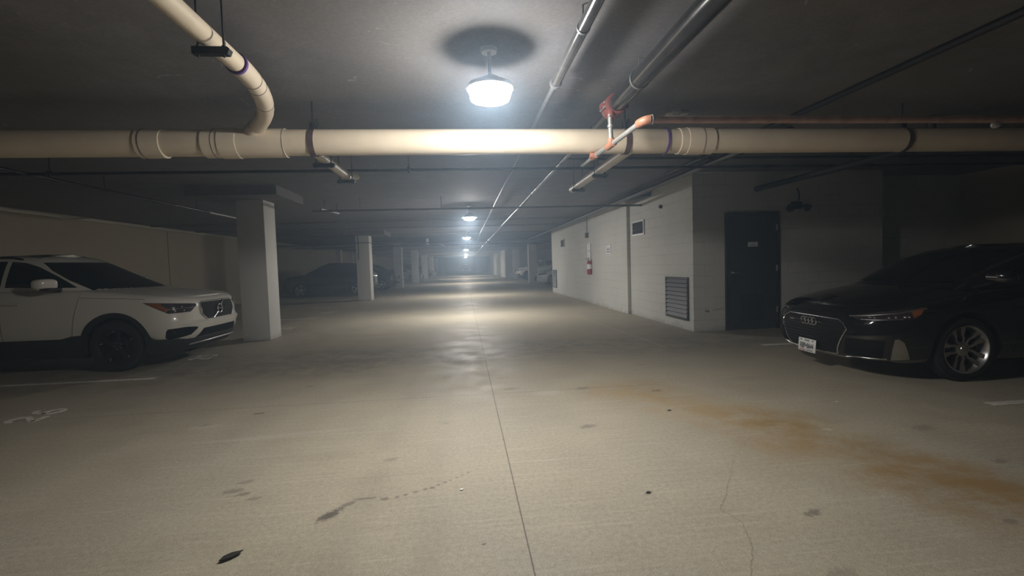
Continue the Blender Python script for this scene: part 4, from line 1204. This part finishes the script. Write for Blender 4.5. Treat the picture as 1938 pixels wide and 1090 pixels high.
    for s in (-1, 1):
        al = s*D2R(40)
        def C(P): return pb.uv((P[0], s*P[1], P[2]), al)
        g = bmesh.new(); pb.patch(g, [C(p) for p in ((.93, .53, .662), (.85, .68, .698), (.66, .82, .735), (.46, .892, .765), (.42, .905, .77), (.45, .895, .70), (.50, .87, .655), (.78, .75, .632), (.90, .61, .630))], al, .004, .012, .035); hl = add('headlight', g, M['lamp_glass'])
        if detail:
            g = bmesh.new(); pb.patch(g, [C(p) for p in ((.435, .90, .76), (.455, .895, .70), (.51, .872, .665), (.53, .86, .735), (.45, .885, .757))], al, .007, .006, .03); obj('turn_signal', g, M['amber'], hl)
            g = bmesh.new(); tube(g, pb.line([C(p) for p in ((.93, .53, .660), (.82, .71, .682), (.64, .825, .712), (.40, .895, .755))], al, .009), .005, 8); tube(g, pb.line([C(p) for p in ((.88, .64, .636), (.78, .75, .640), (.58, .84, .655))], al, .008), .003, 8); obj('running_light', g, M['satin'], hl)
            for P, q in (((.83, .70, .663), .022), ((.80, .73, .661), .016), ((.70, .795, .667), .016), ((.65, .82, .67), .018), ((.58, .845, .675), .022), ((.545, .86, .675), .018)):
                h, d = pb.pt(*C(P), al); g = bmesh.new(); sup(g, h+d*.006, (.012, q, .011), 2.4, 12, 8); obj('reflector', g, M['chrome'], hl)
            g = bmesh.new(); pb.patch(g, [C(p) for p in ((.66, .825, .45), (.63, .84, .455), (.59, .855, .42), (.57, .865, .34), (.56, .868, .245), (.70, .805, .235))], al, .012, .015, .04); add('bumper_blade', g, M['satin'], 'pale satin blade')
            g = bmesh.new(); pb.patch(g, [C(p) for p in ((.945, .52, .43), (.72, .785, .43), (.75, .77, .25), (.95, .50, .25))], al, .009, .02, .025); add('air_intake', g, M['mesh_black'])
        far = s < 0 and detail      # the mirror away from the viewer is folded in
        mx = -.78 if far else -.24
        g = bmesh.new(); sup(g, (mx, s*(.90 if far else .99), 1.045), (.115, .06, .062) if far else (.07, .105, .062), 3.0, 24, 14)
        for v in g.verts: v.co.x -= .07*max(0, (abs(v.co.y)-.92))/.12*.6
        m_ = add('door_mirror', g, M[paint])
        g = bmesh.new(); tube(g, [(mx+.06, s*.80, .94), (mx+.04, s*.88, .975), (mx+.02, s*(.89 if far else .95), 1.0)], [.03, .022, .02], 12); obj('mirror_foot', g, M['gloss_black'], m_)
        if detail:
            g = bmesh.new(); tube(g, [(mx+.065, s*(.88 if far else .93), 1.055), (mx+.063, s*(.93 if far else 1.04), 1.052)], .012, 10); obj('mirror_indicator', g, M['satin'], m_)
        g = bmesh.new(); pb.patch(g, [(s*u, z) for u, z in ((-.86, .76), (-.45, .74), (-.45, .84), (-.82, .87))], PI, .004, .012, .06); add('tail_light', g, M['tail_red'])
    if plate_text:
        h, d = pb.pt(.0, .27, 0)
        g = bmesh.new(); box(g, (0, 0, 0), (.006, .305, .152), .004); pl = obj('number_plate', g, M['plate'], t, loc=(h.x+.05, 0, .262), rot=(0, D2R(-4), 0)); pl['label'] = 'white licence plate with black characters'
        def text(s, size, z, m, sx=1.0, bold=0.0):
            cu = bpy.data.curves.new('tx', 'FONT'); cu.body = s; cu.size = size; cu.align_x = 'CENTER'; cu.align_y = 'CENTER'; cu.extrude = .0008; cu.offset = bold; cu.space_character = 1.08
            o = bpy.data.objects.new('tx', cu); COL.objects.link(o)
            me = bpy.data.meshes.new_from_object(o.evaluated_get(bpy.context.evaluated_depsgraph_get()))
            bpy.data.objects.remove(o); me.materials.clear(); me.materials.append(M[m])
            q = bpy.data.objects.new('plate_lettering', me); q.scale = (sx, 1, 1)
            q.rotation_euler = (PI/2, 0, PI/2); q.location = (.0042, 0, z); link(q, pl)
        text(plate_text, .088, -.012, 'plate_ink', .62, .0018)
        text('TEXAS', .030, .055, 'plate_ink', .95, .0006)
        g = bmesh.new(); box(g, (.0035, -.075, -.060), (.0012, .10, .012)); obj('plate_strip', g, M['plate_red'], pl, smooth=False)
        g = bmesh.new()
        for q in range(9): box(g, (.0035, .0+q*.013, -.060), (.0012, .009, .010))
        for q in (-.10, .10): box(g, (.0035, q, .056), (.0012, .022, .014)); 
        for q in (-.115, .115): lathe(g, [(.005, .0030), (.005, .0046)], 8, 'x', (0, q, .066))
        obj('plate_marks', g, M['plate_ink'], pl, smooth=False)
    add('body', body, pm, None, 24)
    add('cabin', cab, M[paint], None, 30)
    for ax in (0, -WB):
        for s in (1, -1): wheel(t, ax, s*.808, .328, .243, .235, 'ten', rim)
    return t

make_suv('white crossover car parked nose out beside the nearest column on the left', (-4.83, 7.98, 0), D2R(0))
make_fastback('black fastback car parked nose out at the right edge by the door', (5.05, 5.17, 0), PI-D2R(3.3), plate_text='RBP\u20220644')
make_suv('black van like car parked nose to the wall behind the second left column', (-8.05, 25.3, 0), PI, 'paint_black', False, None, 'car', 'rim_silver')
make_suv('tall dark blue grey crossover between the second and third left columns', (-4.95, 30.0, 0), 0, 'paint_dark', False, None, 'car', 'rim_silver')
make_suv('white crossover parked nose out behind the right column far down the aisle', (5.25, 39.8, 0), PI, 'car_white', False)
make_fastback('white saloon parked nose out between the block room and the right column', (5.45, 29.6, 0), PI, 'car_white', False)
make_suv('dark crossover between the third and fourth left columns', (-5.6, 37.6, 0), 0, 'paint_dark', False)
make_fastback('silver saloon peeking out past the fourth left column', (-4.95, 47.0, 0), 0, 'paint_silver', False)
make_suv('graphite crossover beyond the fifth left column', (-4.75, 58.5, 0), 0, 'paint_grey', False)
make_fastback('silver saloon beyond the sixth left column', (-4.6, 63.0, 0), 0, 'paint_silver', False)
make_suv('white car facing the viewer in front of the far gate', (.40, 89.0, 0), -PI/2, 'car_white', False)

# ------------------------------------------------------------------ haze added for glare, camera, render look
w = bpy.data.worlds.new('glare haze'); SC.world = w; w.use_nodes = True
nt = w.node_tree; bg = nt.nodes['Background']; bg.inputs['Color'].default_value = (0, 0, 0, 1); bg.inputs['Strength'].default_value = 0
vs = nt.nodes.new('ShaderNodeVolumeScatter')
vs.inputs['Color'].default_value = (.58, .77, 1.0, 1); vs.inputs['Density'].default_value = HAZE = .0125; vs.inputs['Anisotropy'].default_value = .7  # bluish scatter added to stand in for lens glare around the lamps
nt.links.new(vs.outputs[0], nt.nodes['World Output'].inputs['Volume'])

cam = bpy.data.cameras.new('camera'); co = bpy.data.objects.new('camera', cam); COL.objects.link(co)
f, yaw, pit, rol = 899.97, .0996190, .0488836, -.0307165
cam.sensor_fit = 'HORIZONTAL'; cam.sensor_width = 36; cam.lens = 36*f/1938; cam.clip_start = .02; cam.clip_end = 300
sy, cy, sp, cp_, sr, cr = math.sin(yaw), math.cos(yaw), math.sin(pit), math.cos(pit), math.sin(rol), math.cos(rol)
fw = Vector((sy*cp_, cy*cp_, -sp)); rt = Vector((cy, -sy, 0)); up = rt.cross(fw)
r2 = rt*cr+up*sr; u2 = up*cr-rt*sr
mt = Matrix((( r2.x, u2.x, -fw.x), (r2.y, u2.y, -fw.y), (r2.z, u2.z, -fw.z))).to_4x4()
mt.translation = Vector((0, 0, 1.32)); co.matrix_world = mt
SC.camera = co
SC.view_settings.view_transform = 'Standard'; SC.view_settings.look = 'None'; SC.view_settings.gamma = 1
SC.view_settings.exposure = 1.38; SC.view_settings.use_curve_mapping = False
SC.cycles.max_bounces = 7; SC.cycles.diffuse_bounces = 4; SC.cycles.volume_bounces = 1
SC.cycles.sample_clamp_indirect = 4
